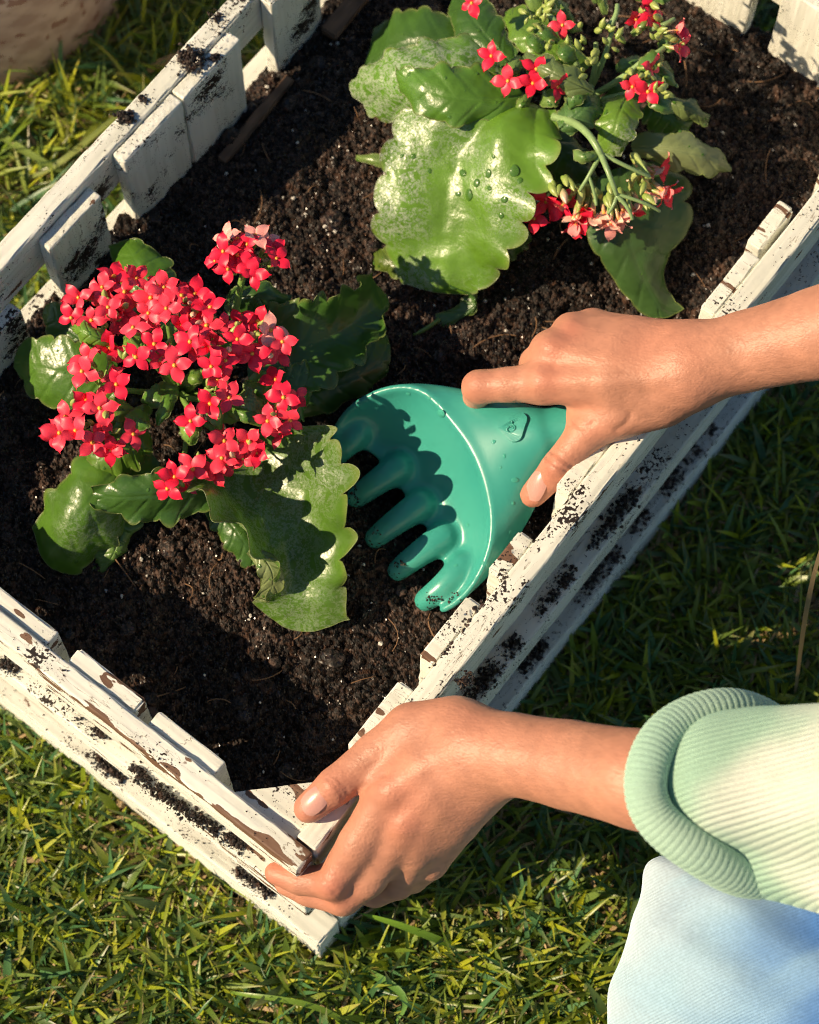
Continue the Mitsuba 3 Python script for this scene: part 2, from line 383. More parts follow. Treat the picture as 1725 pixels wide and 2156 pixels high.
# far long side
cb('rail', (TH + .0012, WW - TH, .147), (LL - TH - .001, WW, .180), 'paint_far')
cb('rail', (TH + .0012, WW - TH, .080), (LL - TH - .001, WW, .106), 'paint_far')
cb('rail', (TH + .0012, WW - TH, -.004), (LL - TH - .001, WW + .002, .045), 'paint_far')
ST = 0.0085
for l0, l1, top in ((.035, .082, .176), (.100, .1395, .150), (.166, .2045, .1735), (.2235, .2685, .1785), (.2698, .3145, .1785), (.340, .3785, .1785), (.4135, .452, .178), (.468, .508, .178)):
    cb('slat', (l0, WW - TH - ST - .0003, .012), (l1, WW - TH - .0003, top), 'paint_slat', wob=.0007, tilt=(1, float(rng.uniform(-.012, .012))))
for l0, l1, top in ((.060, .0985, .1765), (.112, .149, .177), (.165, .190, .178), (.218, .2565, .1775), (.279, .318, .177), (.337, .376, .178), (.384, .4125, .171), (.445, .485, .177)):
    cb('slat', (l0, TH + .0003 + (.004 if top < .172 else 0), .012), (l1, TH + ST + .0003 + (.004 if top < .172 else 0), top), 'paint_slat_end', tilt=(1, float(rng.uniform(-.012, .012))))
for a0, a1, top in ((.058, .0975, .1765), (.1055, .1455, .177), (.158, .2005, .1765), (.214, .254, .177)):
    cb('slat', (TH + .0003, a0, .012), (TH + ST + .0003, a1, top), 'paint_slat_end')
for a0, a1 in ((.014, .042), (.048, .0905), (.106, .1455), (.158, .198), (.207, .245), (.256, .29)):
    cb('slat', (LL - TH - ST - .0003, a0, .012), (LL - TH - .0003, a1, .177), 'paint_slat', wob=.0007)
# floor boards under the soil, corner blocks
for k in range(5):
    cb('floor_board', (TH + .001, .013 + k * .0572, .004), (LL - TH - .001, .013 + k * .0572 + .054, .011), 'paint_far', step=.03)
def corner_block(l, a, sl, sa, size, top, seed):
    """triangular block in a corner, its slanting face towards the soil"""
    import manifold3d as m3
    pts = [(0, 0), (size, 0), (0, size)]
    s = m3.CrossSection([pts if sl * sa > 0 else pts[::-1]]) if False else m3.CrossSection([pts])
    M = m3.Manifold.extrude(s, top - .015).refine_to_length(.004).to_mesh()
    v = np.array(M.vert_properties[:, :3]); f = np.array(M.tri_verts)
    v[:, 2] += .015
    v[:, :2] += (np.stack([meshkit.noise(v * 90 + seed), meshkit.noise(v * 90 + seed + 50)], 1) - .5) * .0012
    v[:, 0] = l + sl * v[:, 0]; v[:, 1] = a + sa * v[:, 1]
    if sl * sa < 0: f = f[:, ::-1]
    return cw(v), f
key = add('corner_block', corner_block(TH + .0004, TH + .0004, 1, 1, .0355, .1735, 3), 'paint_block', crate, smooth=30)
labels[key] = {'label': 'chipped triangular block in the near corner'}
add('corner_block', corner_block(TH + .0004, WW - TH - .0004, 1, -1, .030, .172, 5), 'paint_block', crate, smooth=30)
add('corner_block', corner_block(LL - TH - .0004, TH + .0004, -1, 1, .030, .172, 7), 'paint_block', crate, smooth=30)
add('corner_block', corner_block(LL - TH - .0004, WW - TH - .0004, -1, -1, .030, .172, 9), 'paint_block', crate, smooth=30)
# bare laths that stick out of the soil along the far side
def lath(p, q, w, t, name, label):
    v, f = board((0, -w / 2, -t / 2), (np.linalg.norm(q - p), w / 2, t / 2), next(sd), step=.006, wob=.0012, worn=.002)
    loc = np.stack(crate_xy(v) + (v[:, 2],), 1)
    x = (q - p) / np.linalg.norm(q - p); y = np.cross([0.3, 0.1, 1.0], x); y /= np.linalg.norm(y); zz = np.cross(x, y)
    key = add(name, (p + loc[:, :1] * x + loc[:, 1:2] * y + loc[:, 2:] * zz, f), 'bare_wood', crate, smooth=35)
    labels[key] = {'label': label}
lath(at(465, 342, .1105), at(612, 165, .1145), .0065, .007, 'lath', 'bare brown wooden lath half buried along the far side')
lath(at(690, 75, .116), at(765, -20, .120), .011, .008, 'lath', 'short bare wooden stick in the soil by the far slats')

# ------------------------------------------------------------------ the soil
nl, na = 760, 430
gl, ga = np.linspace(TH, LL - TH, nl), np.linspace(TH, WW - TH, na)
Lm, Am = np.meshgrid(gl, ga, indexing='ij')
def soil_height(L, A):
    P = np.stack([L, A, 0 * L], -1)
    h = 0.1120 + 0.016 * (meshkit.fbm(P * 16, 3, 3) - 0.5)
    h = h + 0.007 * np.exp(-((L - .24) ** 2 / .012 + (A - .20) ** 2 / .006))
    h = h - 0.016 * np.exp(-((L - .035) ** 2 / .0016 + (A - .06) ** 2 / .004))
    h = h - 0.006 * np.exp(-((L - .215) ** 2 / .004 + (A - .085) ** 2 / .0018)) + 0.004 * np.exp(-(A - .012) ** 2 / .0002)
    h = h + 0.006 * np.clip((L - .45) / .1, 0, 1)
    return h
H = soil_height(Lm, Am)
P = np.stack([Lm, Am, 0 * Lm], -1)
H = H + 0.0085 * (meshkit.fbm(P * 75, 3, 11) - 0.5) + 0.0036 * (np.abs(meshkit.fbm(P * 170, 2, 12) - 0.5) * 2 - .3) + 0.0026 * (meshkit.noise(P * 420, 13) - 0.5) + 0.0022 * (meshkit.noise(P * 760, 15) - .5) + 0.0012 * (rng.random(H.shape) - .5)
V = cw(np.stack([Lm, Am, H], -1).reshape(-1, 3))
i, j = np.meshgrid(np.arange(nl - 1), np.arange(na - 1), indexing='ij')
Q = np.stack([i * na + j, (i + 1) * na + j, (i + 1) * na + j + 1, i * na + j + 1], -1).reshape(-1, 4)
sm = MB(); sm.add(V, Q)
for idx in (np.arange(nl) * na, np.arange(nl) * na + na - 1, np.arange(na), (nl - 1) * na + np.arange(na)):   # the soil goes down to the floor boards
    a_, b_ = V[idx], V[idx] * [1, 1, 0] + [0, 0, .0115]; m_ = len(idx); k_ = np.arange(m_ - 1)
    sm.add(np.vstack([a_, b_]), np.stack([k_, k_ + 1, k_ + 1 + m_, k_ + m_], 1))
ico = trimesh.creation.icosphere(subdivisions=0); iv, jf = np.array(ico.vertices), np.array(ico.faces)
ico1 = trimesh.creation.icosphere(subdivisions=1); iv1, jf1 = np.array(ico1.vertices), np.array(ico1.faces)
def crumbs(mb, pos, size, rng, base=(iv, jf), flat=(.6, 1)):
    bv, bf = base; n = len(pos)
    s = size[:, None, None] * rng.uniform(.6, 1.35, (n, len(bv), 1)) * bv[None] * rng.uniform(flat[0], flat[1], (n, 1, 3))
    V = pos[:, None] + s
    mb.add(V.reshape(-1, 3), (np.arange(n)[:, None, None] * len(bv) + bf[None]).reshape(-1, 3))
def on_soil(n, rng):
    l, a = rng.uniform(TH + .003, LL - TH - .003, n), rng.uniform(TH + .003, WW - TH - .003, n)
    i, j = np.clip(np.searchsorted(gl, l), 0, nl - 1), np.clip(np.searchsorted(ga, a), 0, na - 1)
    return cw(np.stack([l, a, H[i, j]], -1))
crumbs(sm, on_soil(17000, rng), .0003 + .0009 * rng.random(17000) ** 2, rng)
crumbs(sm, on_soil(700, rng), .0011 + .0018 * rng.random(700) ** 2, rng, (iv1, jf1))
lump = trimesh.creation.icosphere(subdivisions=3); lv, lf = np.array(lump.vertices), np.array(lump.faces)
for p in on_soil(130, rng):
    r = .0022 + .0042 * rng.random() ** 2; q = lv * (1 + .9 * (meshkit.fbm(lv * 1.3 + p * 900, 3) - .5)[:, None] + .25 * (meshkit.noise(lv * 6 + p * 500) - .5)[:, None]) * [1, 1, .75]
    sm.add(p + q * r, lf)
add('soil', sm.get(), 'soil_skin', smooth=False)
tag('soil', 'moist dark crumbly potting soil filling the white crate', 'soil', kind='stuff')
pm = MB(); crumbs(pm, on_soil(210, rng) + [0, 0, .0006], rng.uniform(.0004, .0014, 210) , rng, (iv1, jf1)); add('perlite', pm.get(), 'perlite_skin', smooth=False)
tag('perlite', 'tiny white perlite grains scattered over the dark soil', 'perlite', kind='stuff')
fm = MB()
for p in on_soil(170, rng):
    d = rng.normal(size=3); d[2] = abs(d[2]) * .15; d /= np.linalg.norm(d); e = rng.normal(size=3) * .3; e[2] = abs(e[2]) * .3; L_ = rng.uniform(.005, .018)
    fm.add(*tube(smooth_path([p, p + d * L_ * .5 + [0, 0, .002], p + (d + e) * L_ + [0, 0, .0012]], 6), rng.uniform(.00018, .0004), 4))
add('root_fibres', fm.get(), 'fibre_skin', smooth=True)
tag('root_fibres', 'thin brown root fibres lying loose on the soil', 'fibres', kind='stuff')
# ------------------------------------------------------------------ the toy hand fork
plastic = (0.075, 0.50, 0.385)
def plastic_col(p, n, uv):
    base = mix((0.034, 0.275, 0.228), (0.050, 0.310, 0.252), noise(p.x * 60, p.y * 60, p.z * 60))
    low = smoothstep(0.126, 0.114, p.z)
    d = smoothstep(0.74, 0.78, noise(p.x * 800, p.y * 800, p.z * 800) * 0.5 + fbm(p.x * 90, p.y * 90, p.z * 90, 3) * 0.32 + low * 0.36)
    return mix(base, (0.02, 0.014, 0.011), d)
scene['plastic'] = two({'type': 'principled', 'base_color': mikit.proc(plastic_col), 'roughness': 0.33, 'specular': 0.5, 'clearcoat': 0.15, 'clearcoat_gloss': 0.9})
A3 = lambda pts: np.array([at(*p) for p in pts])
rim = smooth_path(A3([(700, 928, .127), (728, 872, .137), (772, 838, .146), (828, 818, .153), (880, 820, .157), (942, 872, .159), (1000, 957, .158), (1029, 1040, .154), (1037, 1110, .149), (1016, 1195, .141), (978, 1252, .132), (932, 1284, .1235)]), 220)
front = smooth_path(A3([(702, 942, .1265), (762, 940, .1235), (835, 1010, .1212), (882, 1080, .1208), (925, 1150, .1212), (948, 1230, .1220), (932, 1284, .1225)]), 220)
keys = np.linspace(0, 1, 6)
ctrl = CubicSpline(keys, A3([(830, 805, .128), (880, 790, .140), (1010, 842, .161), (1090, 930, .166), (1115, 1050, .146), (1085, 1195, .122)]))(np.linspace(0, 1, 220))
NECK = at(1150, 918, .1575); HX = at(1420, 838, .176) - NECK; HX /= np.linalg.norm(HX)
HS = np.cross(HX, [0, 0, 1.0]); HS /= np.linalg.norm(HS); HT = np.cross(HS, HX)          # HS points towards the lower right
th = np.linspace(np.pi * 1.06, -0.06 * np.pi, 220)
ring = NECK + 0.0133 * (np.cos(th)[:, None] * HS + np.sin(th)[:, None] * HT)
def ctr(a, b, c, n):
    t = np.linspace(0, 1, n)[:, None, None]
    return ((1 - t) ** 2 * a + 2 * t * (1 - t) * b + t * t * c).reshape(-1, 3)
bc = rim * 0.60 + front * 0.40; bc[:, 2] = np.minimum(rim[:, 2], front[:, 2]) - 0.0018
bowl_pts = ctr(rim, bc, front, 150)
hood_pts = ctr(rim, ctrl, ring, 170)
th2 = np.linspace(np.pi * 1.06, np.pi * 1.94, 60)
ring2 = NECK + 0.0133 * (np.cos(th2)[:, None] * HS + np.sin(th2)[:, None] * HT)
mid = bc[np.linspace(70, 150, 60).astype(int)] - [0, 0, .002]
under = ctr(ring2, 0.5 * (ring2 + mid) + [0, 0, -.004], mid, 60)
from scipy.spatial import cKDTree
h = 0.00095
allp = np.vstack([bowl_pts, hood_pts, under])
lo = np.minimum(allp.min(0), at(700, 970, .10)) - 0.006; hi = allp.max(0) + 0.008
lo[2] = 0.098
hi[0] = max(hi[0], (NECK + HX * .09)[0] + .016)
gx = [np.arange(lo[k], hi[k], h) for k in range(3)]
G = np.stack(np.meshgrid(*gx, indexing='ij'), -1)
def cloud(pts, r, far=.009):
    d = cKDTree(pts).query(G.reshape(-1, 3), distance_upper_bound=far)[0]
    return np.where(np.isfinite(d), d, far).reshape(G.shape[:3]) - r
Fd = smin(cloud(bowl_pts, .0013), cloud(hood_pts, .0013), .0015)
Fd = np.minimum(Fd, cloud(under, .0013))
Fd = smin(Fd, cloud(rim, .0018), .0012)
tines = [((752, 912, .1255), (728, 940, .1235), (712, 960, .1170), .0074, .0050), ((840, 985, .1235), (793, 1016, .1225), (750, 1049, .1150), .0078, .0056), ((886, 1062, .1235), (838, 1096, .1225), (790, 1133, .1150), .0078, .0056),
         ((934, 1132, .1235), (886, 1164, .1225), (838, 1201, .1150), .0078, .0056), ((975, 1195, .1245), (927, 1241, .1225), (896, 1264, .1165), .0078, .0058)]
for a, b, c, ra, rb in tines:
    q = smooth_path(A3([a, b, c]), 5)
    r = np.linspace(ra, rb, 5)
    w_ = near(G, q, .02); f = np.full(G.shape[:3], .02)
    f[w_] = np.minimum.reduce([cone_sdf(G[w_], q[k], q[k + 1], r[k], r[k + 1]) for k in range(4)])
    Fd = smin(Fd, f, .0035)
hq = [NECK - HX * .004, NECK + HX * .03, NECK + HX * .058]
Fd = smin(Fd, np.minimum(cone_sdf(G, hq[0], hq[1], .0134, .0118), cone_sdf(G, hq[1], hq[2], .0118, .0128)), .003)
# nothing may fill the inside of the bowl above its front edge
V, F = surface_nets(gaussian_filter(Fd, 0.6), lo, h)
fork_m = trimesh.Trimesh(V, F, process=False)
trimesh.smoothing.filter_taubin(fork_m, .5, -.53, 12)
fork = 'toy_hand_fork'
add(fork, (np.array(fork_m.vertices), F), 'plastic', smooth=True)
tag(fork, 'teal plastic toy hand fork with five stubby tines dug into the soil', 'hand fork')

def project(V):
    q = V - CAM; k = FOCAL / (q @ FW)
    return np.stack([862.5 + k * (q @ RT), 1078 - k * (q @ UP)], 1), q @ FW
def hit(V, N, x, y, rad=4.0):
    """the point of a mesh that is seen at (x, y), with its normal"""
    s, d = project(V)
    m = np.hypot(s[:, 0] - x, s[:, 1] - y) < rad
    m &= np.einsum('ij,ij->i', N, V - CAM) < 0
    if not m.any(): return None
    near = d[m].min(); k = np.nonzero(m)[0]; k = k[d[k] < near + .003]
    n = N[k].mean(0)
    return V[k].mean(0), n / np.linalg.norm(n)
FV = np.array(fork_m.vertices); FN = meshkit.arrays((FV, F), True)[2]
bp, bn = hit(FV, FN, 1081, 900, 9)
bu = at(1110, 890, bp[2]) - at(1050, 893, bp[2]); bu -= bn * (bu @ bn); bu /= np.linalg.norm(bu); bv = np.cross(bn, bu)
from shapely.geometry import Polygon
tri = Polygon([(-.0036, .0024), (.0034, .0030), (.0008, -.0034)]).buffer(.0040, quad_segs=12)
m = trimesh.creation.extrude_polygon(tri, .0020, engine='earcut')
m = m.subdivide().subdivide(); vv = np.array(m.vertices)
up_ = np.nonzero((FN @ bn > .2) & ((FV - bp) @ bn > -.005) & (np.linalg.norm(FV - bp, axis=1) < .02))[0]; tree_ = cKDTree(np.stack([(FV[up_] - bp) @ bu, (FV[up_] - bp) @ bv], 1))
def lie(xy): return ((FV[up_] - bp) @ bn)[tree_.query(xy, k=8)[1]].mean(1)[:, None]     # the badge follows the curved neck
badge = bp + vv[:, :1] * bu + vv[:, 1:2] * bv + (vv[:, 2:] - .0002 + lie(vv[:, :2])) * bn
k = add('badge', (badge, np.array(m.faces)), 'plastic', fork, smooth=40); labels[k] = {'label': 'raised rounded triangular badge with a looped mark'}
mk = MB()
a_ = np.linspace(0.5, 2 * np.pi - 0.2, 22)
loop = np.stack([-.0010 + .0017 * np.cos(a_), -.0012 + .0014 * np.sin(a_)], 1)
stem = smooth_path(np.array([(.0004, .0036, 0), (-.0001, .0018, 0), (.0010, .0002, 0), (.0012, -.0014, 0), (.0002, -.0016, 0), (.0002, -.0004, 0), (.0011, .0001, 0)]), 26)[:, :2]
for c2 in (loop, stem):
    mk.add(*tube(bp + c2[:, :1] * bu + c2[:, 1:] * bv + (.0018 + lie(c2)) * bn, .00050, 6))
add('mark', mk.get(), 'plastic', fork + '__badge', smooth=True)

FORK_DROPS = []
for x, y, r in ((930, 870, .0022), (905, 838, .0010), (1000, 845, .0011), (1020, 852, .0009), (1040, 930, .0009), (1062, 960, .0008), (1085, 1010, .0013), (1080, 1060, .0010), (1075, 1120, .0009), (1028, 1190, .0012), (960, 1190, .0008), (985, 1105, .0008), (1018, 1185, .0010), (860, 830, .0010), (1055, 985, .0007)):
    q = hit(FV, FN, x, y, 6)
    if q is not None: FORK_DROPS.append((q[0], q[1], r))
# ------------------------------------------------------------------ the person: two arms, a sleeve and a knee
def skin_bump(p, n, uv):
    return fbm(p.x * 900, p.y * 1500, p.z * 1100, 2) * 0.00026 + noise(p.x * 260, p.y * 380, p.z * 330) * 0.00022
scene['skin'] = two({'type': 'bumpmap', 'arbitrary': mikit.proc(skin_bump, 2e-4), 'scale': 1.0,
                     'bsdf': {'type': 'principled', 'base_color': vcol(), 'roughness': 0.47, 'specular': 0.38, 'sheen': 0.2}})
scene['nail_skin'] = two({'type': 'principled', 'base_color': rgb(.52, .262, .212), 'roughness': 0.30, 'specular': 0.5, 'clearcoat': .15})

def limb(P, pts, rad):
    """a chain of bones as a field on the grid P, worked out only near the chain"""
    q = A3(pts) if len(pts[0]) == 3 and pts[0][0] > 2 else np.array(pts)
    w = near(P, q, max(rad) + .016)
    out, Q, f = np.full(P.shape[:3], .02, P.dtype), P[w], None
    for k in range(len(q) - 1):
        c = cone_sdf(Q, q[k], q[k + 1], rad[k], rad[k + 1])
        f = c if f is None else smin(f, c, .0022)
    out[w] = f
    return out
def grid_for(pts, pad, h):
    q = A3(pts); lo, hi = q.min(0) - pad, q.max(0) + pad
    return lo, np.stack(np.meshgrid(*[np.arange(lo[k], hi[k], h) for k in range(3)], indexing='ij'), -1).astype(np.float32)

def right_arm(h=.0011):
    pts = [(975, 800, .15), (2000, 640, .27), (1110, 1060, .15), (1240, 650, .15), (1180, 800, .13)]
    lo, G = grid_for(pts, .022, h)
    wrist = (1455, 772, .2045)
    f = limb(G, [(2060, 610, .262), (1725, 702, .2280), (1570, 740, .2110), (1455, 772, .2050)], [.030, .0212, .0188, .0182])
    palm = []
    for mcp, r0, r1, dy in (((1142, 806, .1880), .0125, .0098, 26), ((1160, 738, .1905), .0120, .0096, 4), ((1203, 698, .1880), .0112, .0088, -18), ((1248, 686, .1840), .0105, .0082, -34)):
        palm.append(limb(G, [(1440, 775 + dy, .2020 - abs(dy - 4) * 3e-5), ((1440 + mcp[0]) / 2, (775 + dy + mcp[1]) / 2, (.203 + mcp[2]) / 2 + .0015), mcp], [.0145, r0, r1]))
    pf = palm[0]
    for q in palm[1:]: pf = smin(pf, q, .0065)
    f = smin(f, pf, .010)
    for mcp, dy in (((1142, 802, .1900), 20), ((1160, 736, .1925), 4), ((1203, 697, .1895), -12), ((1248, 686, .1850), -24)):
        t_ = limb(G, [(1400, 778 + dy, .2125), ((1400 + mcp[0]) / 2, (778 + dy + mcp[1]) / 2, (.2125 + mcp[2] + .0062) / 2 + .0010), (mcp[0], mcp[1], mcp[2] + .0060)], [.0022, .0028, .0036])
        f = smin(f, t_, .0045)
    # index finger along the neck of the fork, then bent under
    idx = limb(G, [(1142, 806, .1875), (1070, 810, .1835), (1008, 815, .1770), (1004, 836, .1600), (1040, 848, .1470)], [.0098, .0084, .0083, .0068, .0060])
    f = smin(f, idx, .005)
    for ch, rr in (([(1160, 738, .1905), (1128, 765, .1700), (1150, 790, .150), (1185, 822, .143)], [.0096, .0080, .0070, .006]), ([(1203, 698, .1880), (1186, 712, .1640), (1205, 760, .148), (1240, 790, .144)], [.0088, .0078, .0068, .006]),
                   ([(1248, 686, .1840), (1243, 700, .1620), (1262, 745, .150), (1290, 770, .146)], [.0082, .0070, .0062, .0055])):
        f = smin(f, limb(G, ch, rr), .0035)
    th = limb(G, [(1395, 842, .1930), (1300, 872, .1860), (1236, 910, .1800), (1175, 985, .1700), (1122, 1042, .1580)], [.0135, .0120, .0092, .0082, .0066])
    f = smin(f, th, .006)
    web = limb(G, [(1265, 850, .1810), (1215, 872, .1770)], [.0085, .0050])
    f = smin(f, web, .008)
    # knuckle bumps and the groove at the thumb joint
    for x, y, z, r in ((1142, 800, .1960, .0042), (1163, 732, .1985, .0040), (1203, 694, .1950, .0036), (1172, 982, .1770, .0030), (1010, 808, .1832, .0035)):
        f = smin(f, limb(G, [(x, y, z), (x + 1, y, z)], [r, r]), .006)
    return lo, G, f, h
def left_arm(h=.0011):
    pts = [(560, 1830, .13), (1500, 1640, .30), (700, 1910, .13), (820, 1480, .21), (870, 1880, .12)]
    lo, G = grid_for(pts, .022, h)
    f = limb(G, [(1430, 1662, .2640), (1345, 1641, .2560), (1200, 1611, .2360), (1080, 1588, .2220), (1015, 1580, .2150)], [.0212, .0208, .0190, .0178, .0172])
    palm = None
    for mcp, x0, y0, r0, r1 in (((822, 1668, .1960), 985, 1560, .0130, .0104), ((848, 1738, .1865), 1000, 1590, .0125, .0100), ((872, 1790, .1720), 1012, 1615, .0118, .0092), ((905, 1815, .1560), 1020, 1635, .0108, .0084)):
        z0 = .2120 - (y0 - 1560) * .00012
        q = limb(G, [(x0, y0, z0), ((x0 + mcp[0]) / 2, (y0 + mcp[1]) / 2, (z0 + mcp[2]) / 2 + .002), mcp], [.0150, r0, r1])
        palm = q if palm is None else smin(palm, q, .007)
    f = smin(f, palm, .010)
    for mcp, x0, y0 in (((822, 1668, .1970), 960, 1575), ((848, 1738, .1880), 970, 1598), ((872, 1790, .1740), 980, 1618)):
        t_ = limb(G, [(x0, y0, .2225), ((x0 + mcp[0]) / 2, (y0 + mcp[1]) / 2, (.2225 + mcp[2] + .0065) / 2 + .0012), (mcp[0], mcp[1], mcp[2] + .0060)], [.0022, .0028, .0036])
        f = smin(f, t_, .0045)
    # heel of the thumb
    th = limb(G, [(960, 1535, .2090), (868, 1540, .2010), (792, 1588, .1955), (706, 1656, .1910), (650, 1702, .1855)], [.0150, .0128, .0098, .0086, .0072])
    f = smin(f, th, .0050)
    f = smin(f, limb(G, [(900, 1590, .2020), (850, 1618, .1990)], [.0120, .0080]), .006)
    idx = limb(G, [(822, 1668, .1960), (755, 1775, .1800), (700, 1858, .1640), (632, 1854, .1585), (580, 1838, .1560)], [.0104, .0092, .0083, .0068, .0056])
    f = smin(f, idx, .0028)
    mid_ = limb(G, [(848, 1738, .1865), (775, 1850, .1620), (722, 1893, .1500), (650, 1880, .1450), (600, 1862, .1430)], [.0100, .0086, .0079, .0064, .0054])
    f = smin(f, mid_, .0022)
    ring_ = limb(G, [(872, 1790, .1720), (838, 1858, .1450), (790, 1880, .1320), (730, 1870, .127)], [.0092, .0080, .0070, .0058])
    f = smin(f, ring_, .0022)
    pk = limb(G, [(905, 1815, .1560), (868, 1850, .1330), (815, 1862, .1210), (770, 1858, .118)], [.0084, .0070, .0060, .005])
    f = smin(f, pk, .0022)
    for x, y, z, r in ((822, 1664, .2045, .0040), (850, 1735, .1955, .0038), (697, 1862, .1700, .0034), (722, 1897, .1555, .0030), (702, 1652, .1975, .0032)):
        f = smin(f, limb(G, [(x, y, z), (x + 1, y, z)], [r, r]), .006)
    return lo, G, f, h
def skin_mesh(spec, seed):
    lo, G, f, h = spec
    V, F = surface_nets(f, lo, h)
    m = trimesh.Trimesh(V, F, process=False)
    parts = trimesh.graph.connected_components(m.face_adjacency, nodes=np.arange(len(F)))
    big = max(parts, key=len); F = F[big]
    m = trimesh.Trimesh(V, F, process=False); m.remove_unreferenced_vertices()
    trimesh.smoothing.filter_taubin(m, .5, -.53, 14)
    return np.array(m.vertices), np.array(m.faces)
RV, RF = skin_mesh(right_arm(), 1)
LV, LF = skin_mesh(left_arm(), 2)
RN, LN = meshkit.arrays((RV, RF), True)[2], meshkit.arrays((LV, LF), True)[2]
def creases(V, N, lines, depth, width):
    """press fine skin folds along lines given in the picture"""
    V = V.copy(); s, d = project(V)
    facing = np.einsum('ij,ij->i', N, V - CAM) < 0
    for ln in lines:
        p3 = []
        for x, y in smooth_path(np.array([(a, b, 0.0) for a, b in ln]), 14)[:, :2]:
            q = hit(V, N, x, y, 7)
            if q is not None: p3.append(q[0])
        if len(p3) < 3: continue
        p3 = smooth_path(np.array(p3), 40)
        dd = cKDTree(p3).query(V, distance_upper_bound=.006)[0]
        w = np.where(np.isfinite(dd), np.exp(-(dd / width) ** 2), 0) * facing
        V -= N * (w * depth)[:, None]
    return V
RV = creases(RV, RN, [[(1140, 952), (1165, 975), (1196, 992)], [(1152, 942), (1178, 962), (1206, 980)], [(1206, 888), (1232, 900), (1250, 888)], [(1090, 852), (1130, 862), (1195, 895)]], .0006, .0010)
RV = creases(RV, RN, [[(1300, 905), (1320, 890), (1328, 872)]], .0008, .0016)
LV = creases(LV, LN, [[(688, 1640), (712, 1660), (724, 1690)], [(698, 1632), (722, 1652), (734, 1682)], [(676, 1848), (694, 1868), (708, 1880)]], .0005, .0010)
LV = creases(LV, LN, [[(812, 1630), (770, 1655), (735, 1690)]], .0010, .0016)
def skin_colour(V, N, spots, seed):
    base = np.array([.445, .205, .132])
    b = meshkit.fbm(V * 60, 3, seed)[:, None]; q = meshkit.fbm(V * 260, 2, seed + 5)[:, None]
    c = base * (0.80 + 0.40 * b) * (0.86 + 0.28 * q)
    red = np.clip(meshkit.fbm(V * 42, 2, seed + 9)[:, None] - .42, 0, 1) * 1.6
    c = c * (1 - .5 * red) + .5 * red * np.array([.47, .19, .125])
    s, _ = project(V)
    for x, y, r, k in spots:
        w = np.exp(-((s[:, 0] - x) ** 2 + (s[:, 1] - y) ** 2) / r ** 2)[:, None] * k
        c = c * (1 - w) + w * np.array([.50, .170, .110])
    return c
RC = skin_colour(RV, RN, [(1165, 985, 45, .45), (1125, 1035, 40, .6), (1150, 800, 38, .45), (1160, 735, 32, .45), (1200, 695, 30, .5), (1000, 815, 45, .35), (1240, 900, 45, .25), (1400, 720, 70, .18)], 21)
LC = skin_colour(LV, LN, [(650, 1700, 48, .55), (706, 1655, 42, .4), (570, 1832, 42, .65), (696, 1865, 38, .55), (722, 1893, 32, .45), (830, 1670, 60, .3), (850, 1745, 50, .35), (1000, 1530, 60, .2), (1330, 1620, 60, .2)], 22)
person = thing('person', 'person in a mint and white sleeve reaching in with two bare arms from the right', 'person')
uv_, uf_ = tube(smooth_path(A3([(1960, 640, .2530), (2060, 610, .262), (2400, 520, .310), (2700, 470, .375)]), 24), [.026, .0295] + [.031] * 22, 40)
k = add('body', (np.vstack([RV, LV, uv_]), np.vstack([RF, LF + len(RV), uf_ + len(RV) + len(LV)])), 'skin', person, smooth=True, color=np.vstack([RC, LC, np.broadcast_to((.445, .205, .132), uv_.shape)]))
labels[k] = {'label': 'tanned bare forearms and hands'}
def nail(V, N, tip, root, width, name='nail'):
    """a thumb nail between two places of the picture, curved across"""
    c = ((tip[0] + root[0]) / 2, (tip[1] + root[1]) / 2)
    p, n = hit(V, N, *c, 12)
    pt, pr = at(*tip, p[2]), at(*root, p[2])
    ax = pr - pt; L = np.linalg.norm(ax); ax /= L; ax -= n * (ax @ n); ax /= np.linalg.norm(ax); sx = np.cross(n, ax)
    u, v = np.meshgrid(np.linspace(-1, 1, 15), np.linspace(-1, 1, 15), indexing='ij')
    uu, vv = u * np.sqrt(1 - v * v * .42), v * np.sqrt(1 - u * u * .32)
    X, Y = uu * L / 2, vv * width / 2
    Z = .00085 - Y ** 2 / (2 * .0078) - X ** 2 / (2 * .030) - .0009 * np.clip(np.hypot(u, v) - .85, 0, 1)
    pts = p + X[..., None] * ax + Y[..., None] * sx + Z[..., None] * n
    i, j = np.meshgrid(np.arange(14), np.arange(14), indexing='ij')
    q = np.stack([i * 15 + j, (i + 1) * 15 + j, (i + 1) * 15 + j + 1, i * 15 + j + 1], -1).reshape(-1, 4)
    key = add(name, (pts.reshape(-1, 3), q), 'nail_skin', person + '__body', smooth=True)
    return key
nail(RV, RN, (1106, 1049), (1148, 1000), .0100)
nail(LV, LN, (634, 1709), (686, 1666), .0104)

# clothes
SL0 = at(1470, 1690, .29)
def knit_col(p, n, uv):
    g = fbm(p.x * 30 + 3, p.y * 30, p.z * 30, 3) - 0.5
    d = (p.x - float(SL0[0])) / 0.05
    mid = 1 - dr.abs(p.y - float(SL0[1]) + 0.006) / 0.036
    white = smoothstep(0.05, 0.75, d * 0.9 + mid * 0.55 - 0.35 + g * 1.2)
    far = smoothstep(0.35, 0.75, fbm(p.x * 22 + 8, p.y * 60, p.z * 22, 2)) * 0.45
    c = mix((0.30, 0.46, 0.355), (0.58, 0.60, 0.535), white * (1 - far))
    return c * (0.93 + 0.12 * noise(p.x * 900, p.y * 900, p.z * 900))
def rib_bump(p, n, uv):
    s = (p.y - p.x * 0.10 + 0.004 * dr.sin(p.x * 30)) / 0.0023
    return dr.abs(dr.sin(s * math.pi)) * 0.0006 + noise(p.x * 1500, p.y * 1500, p.z * 1500) * 0.0001
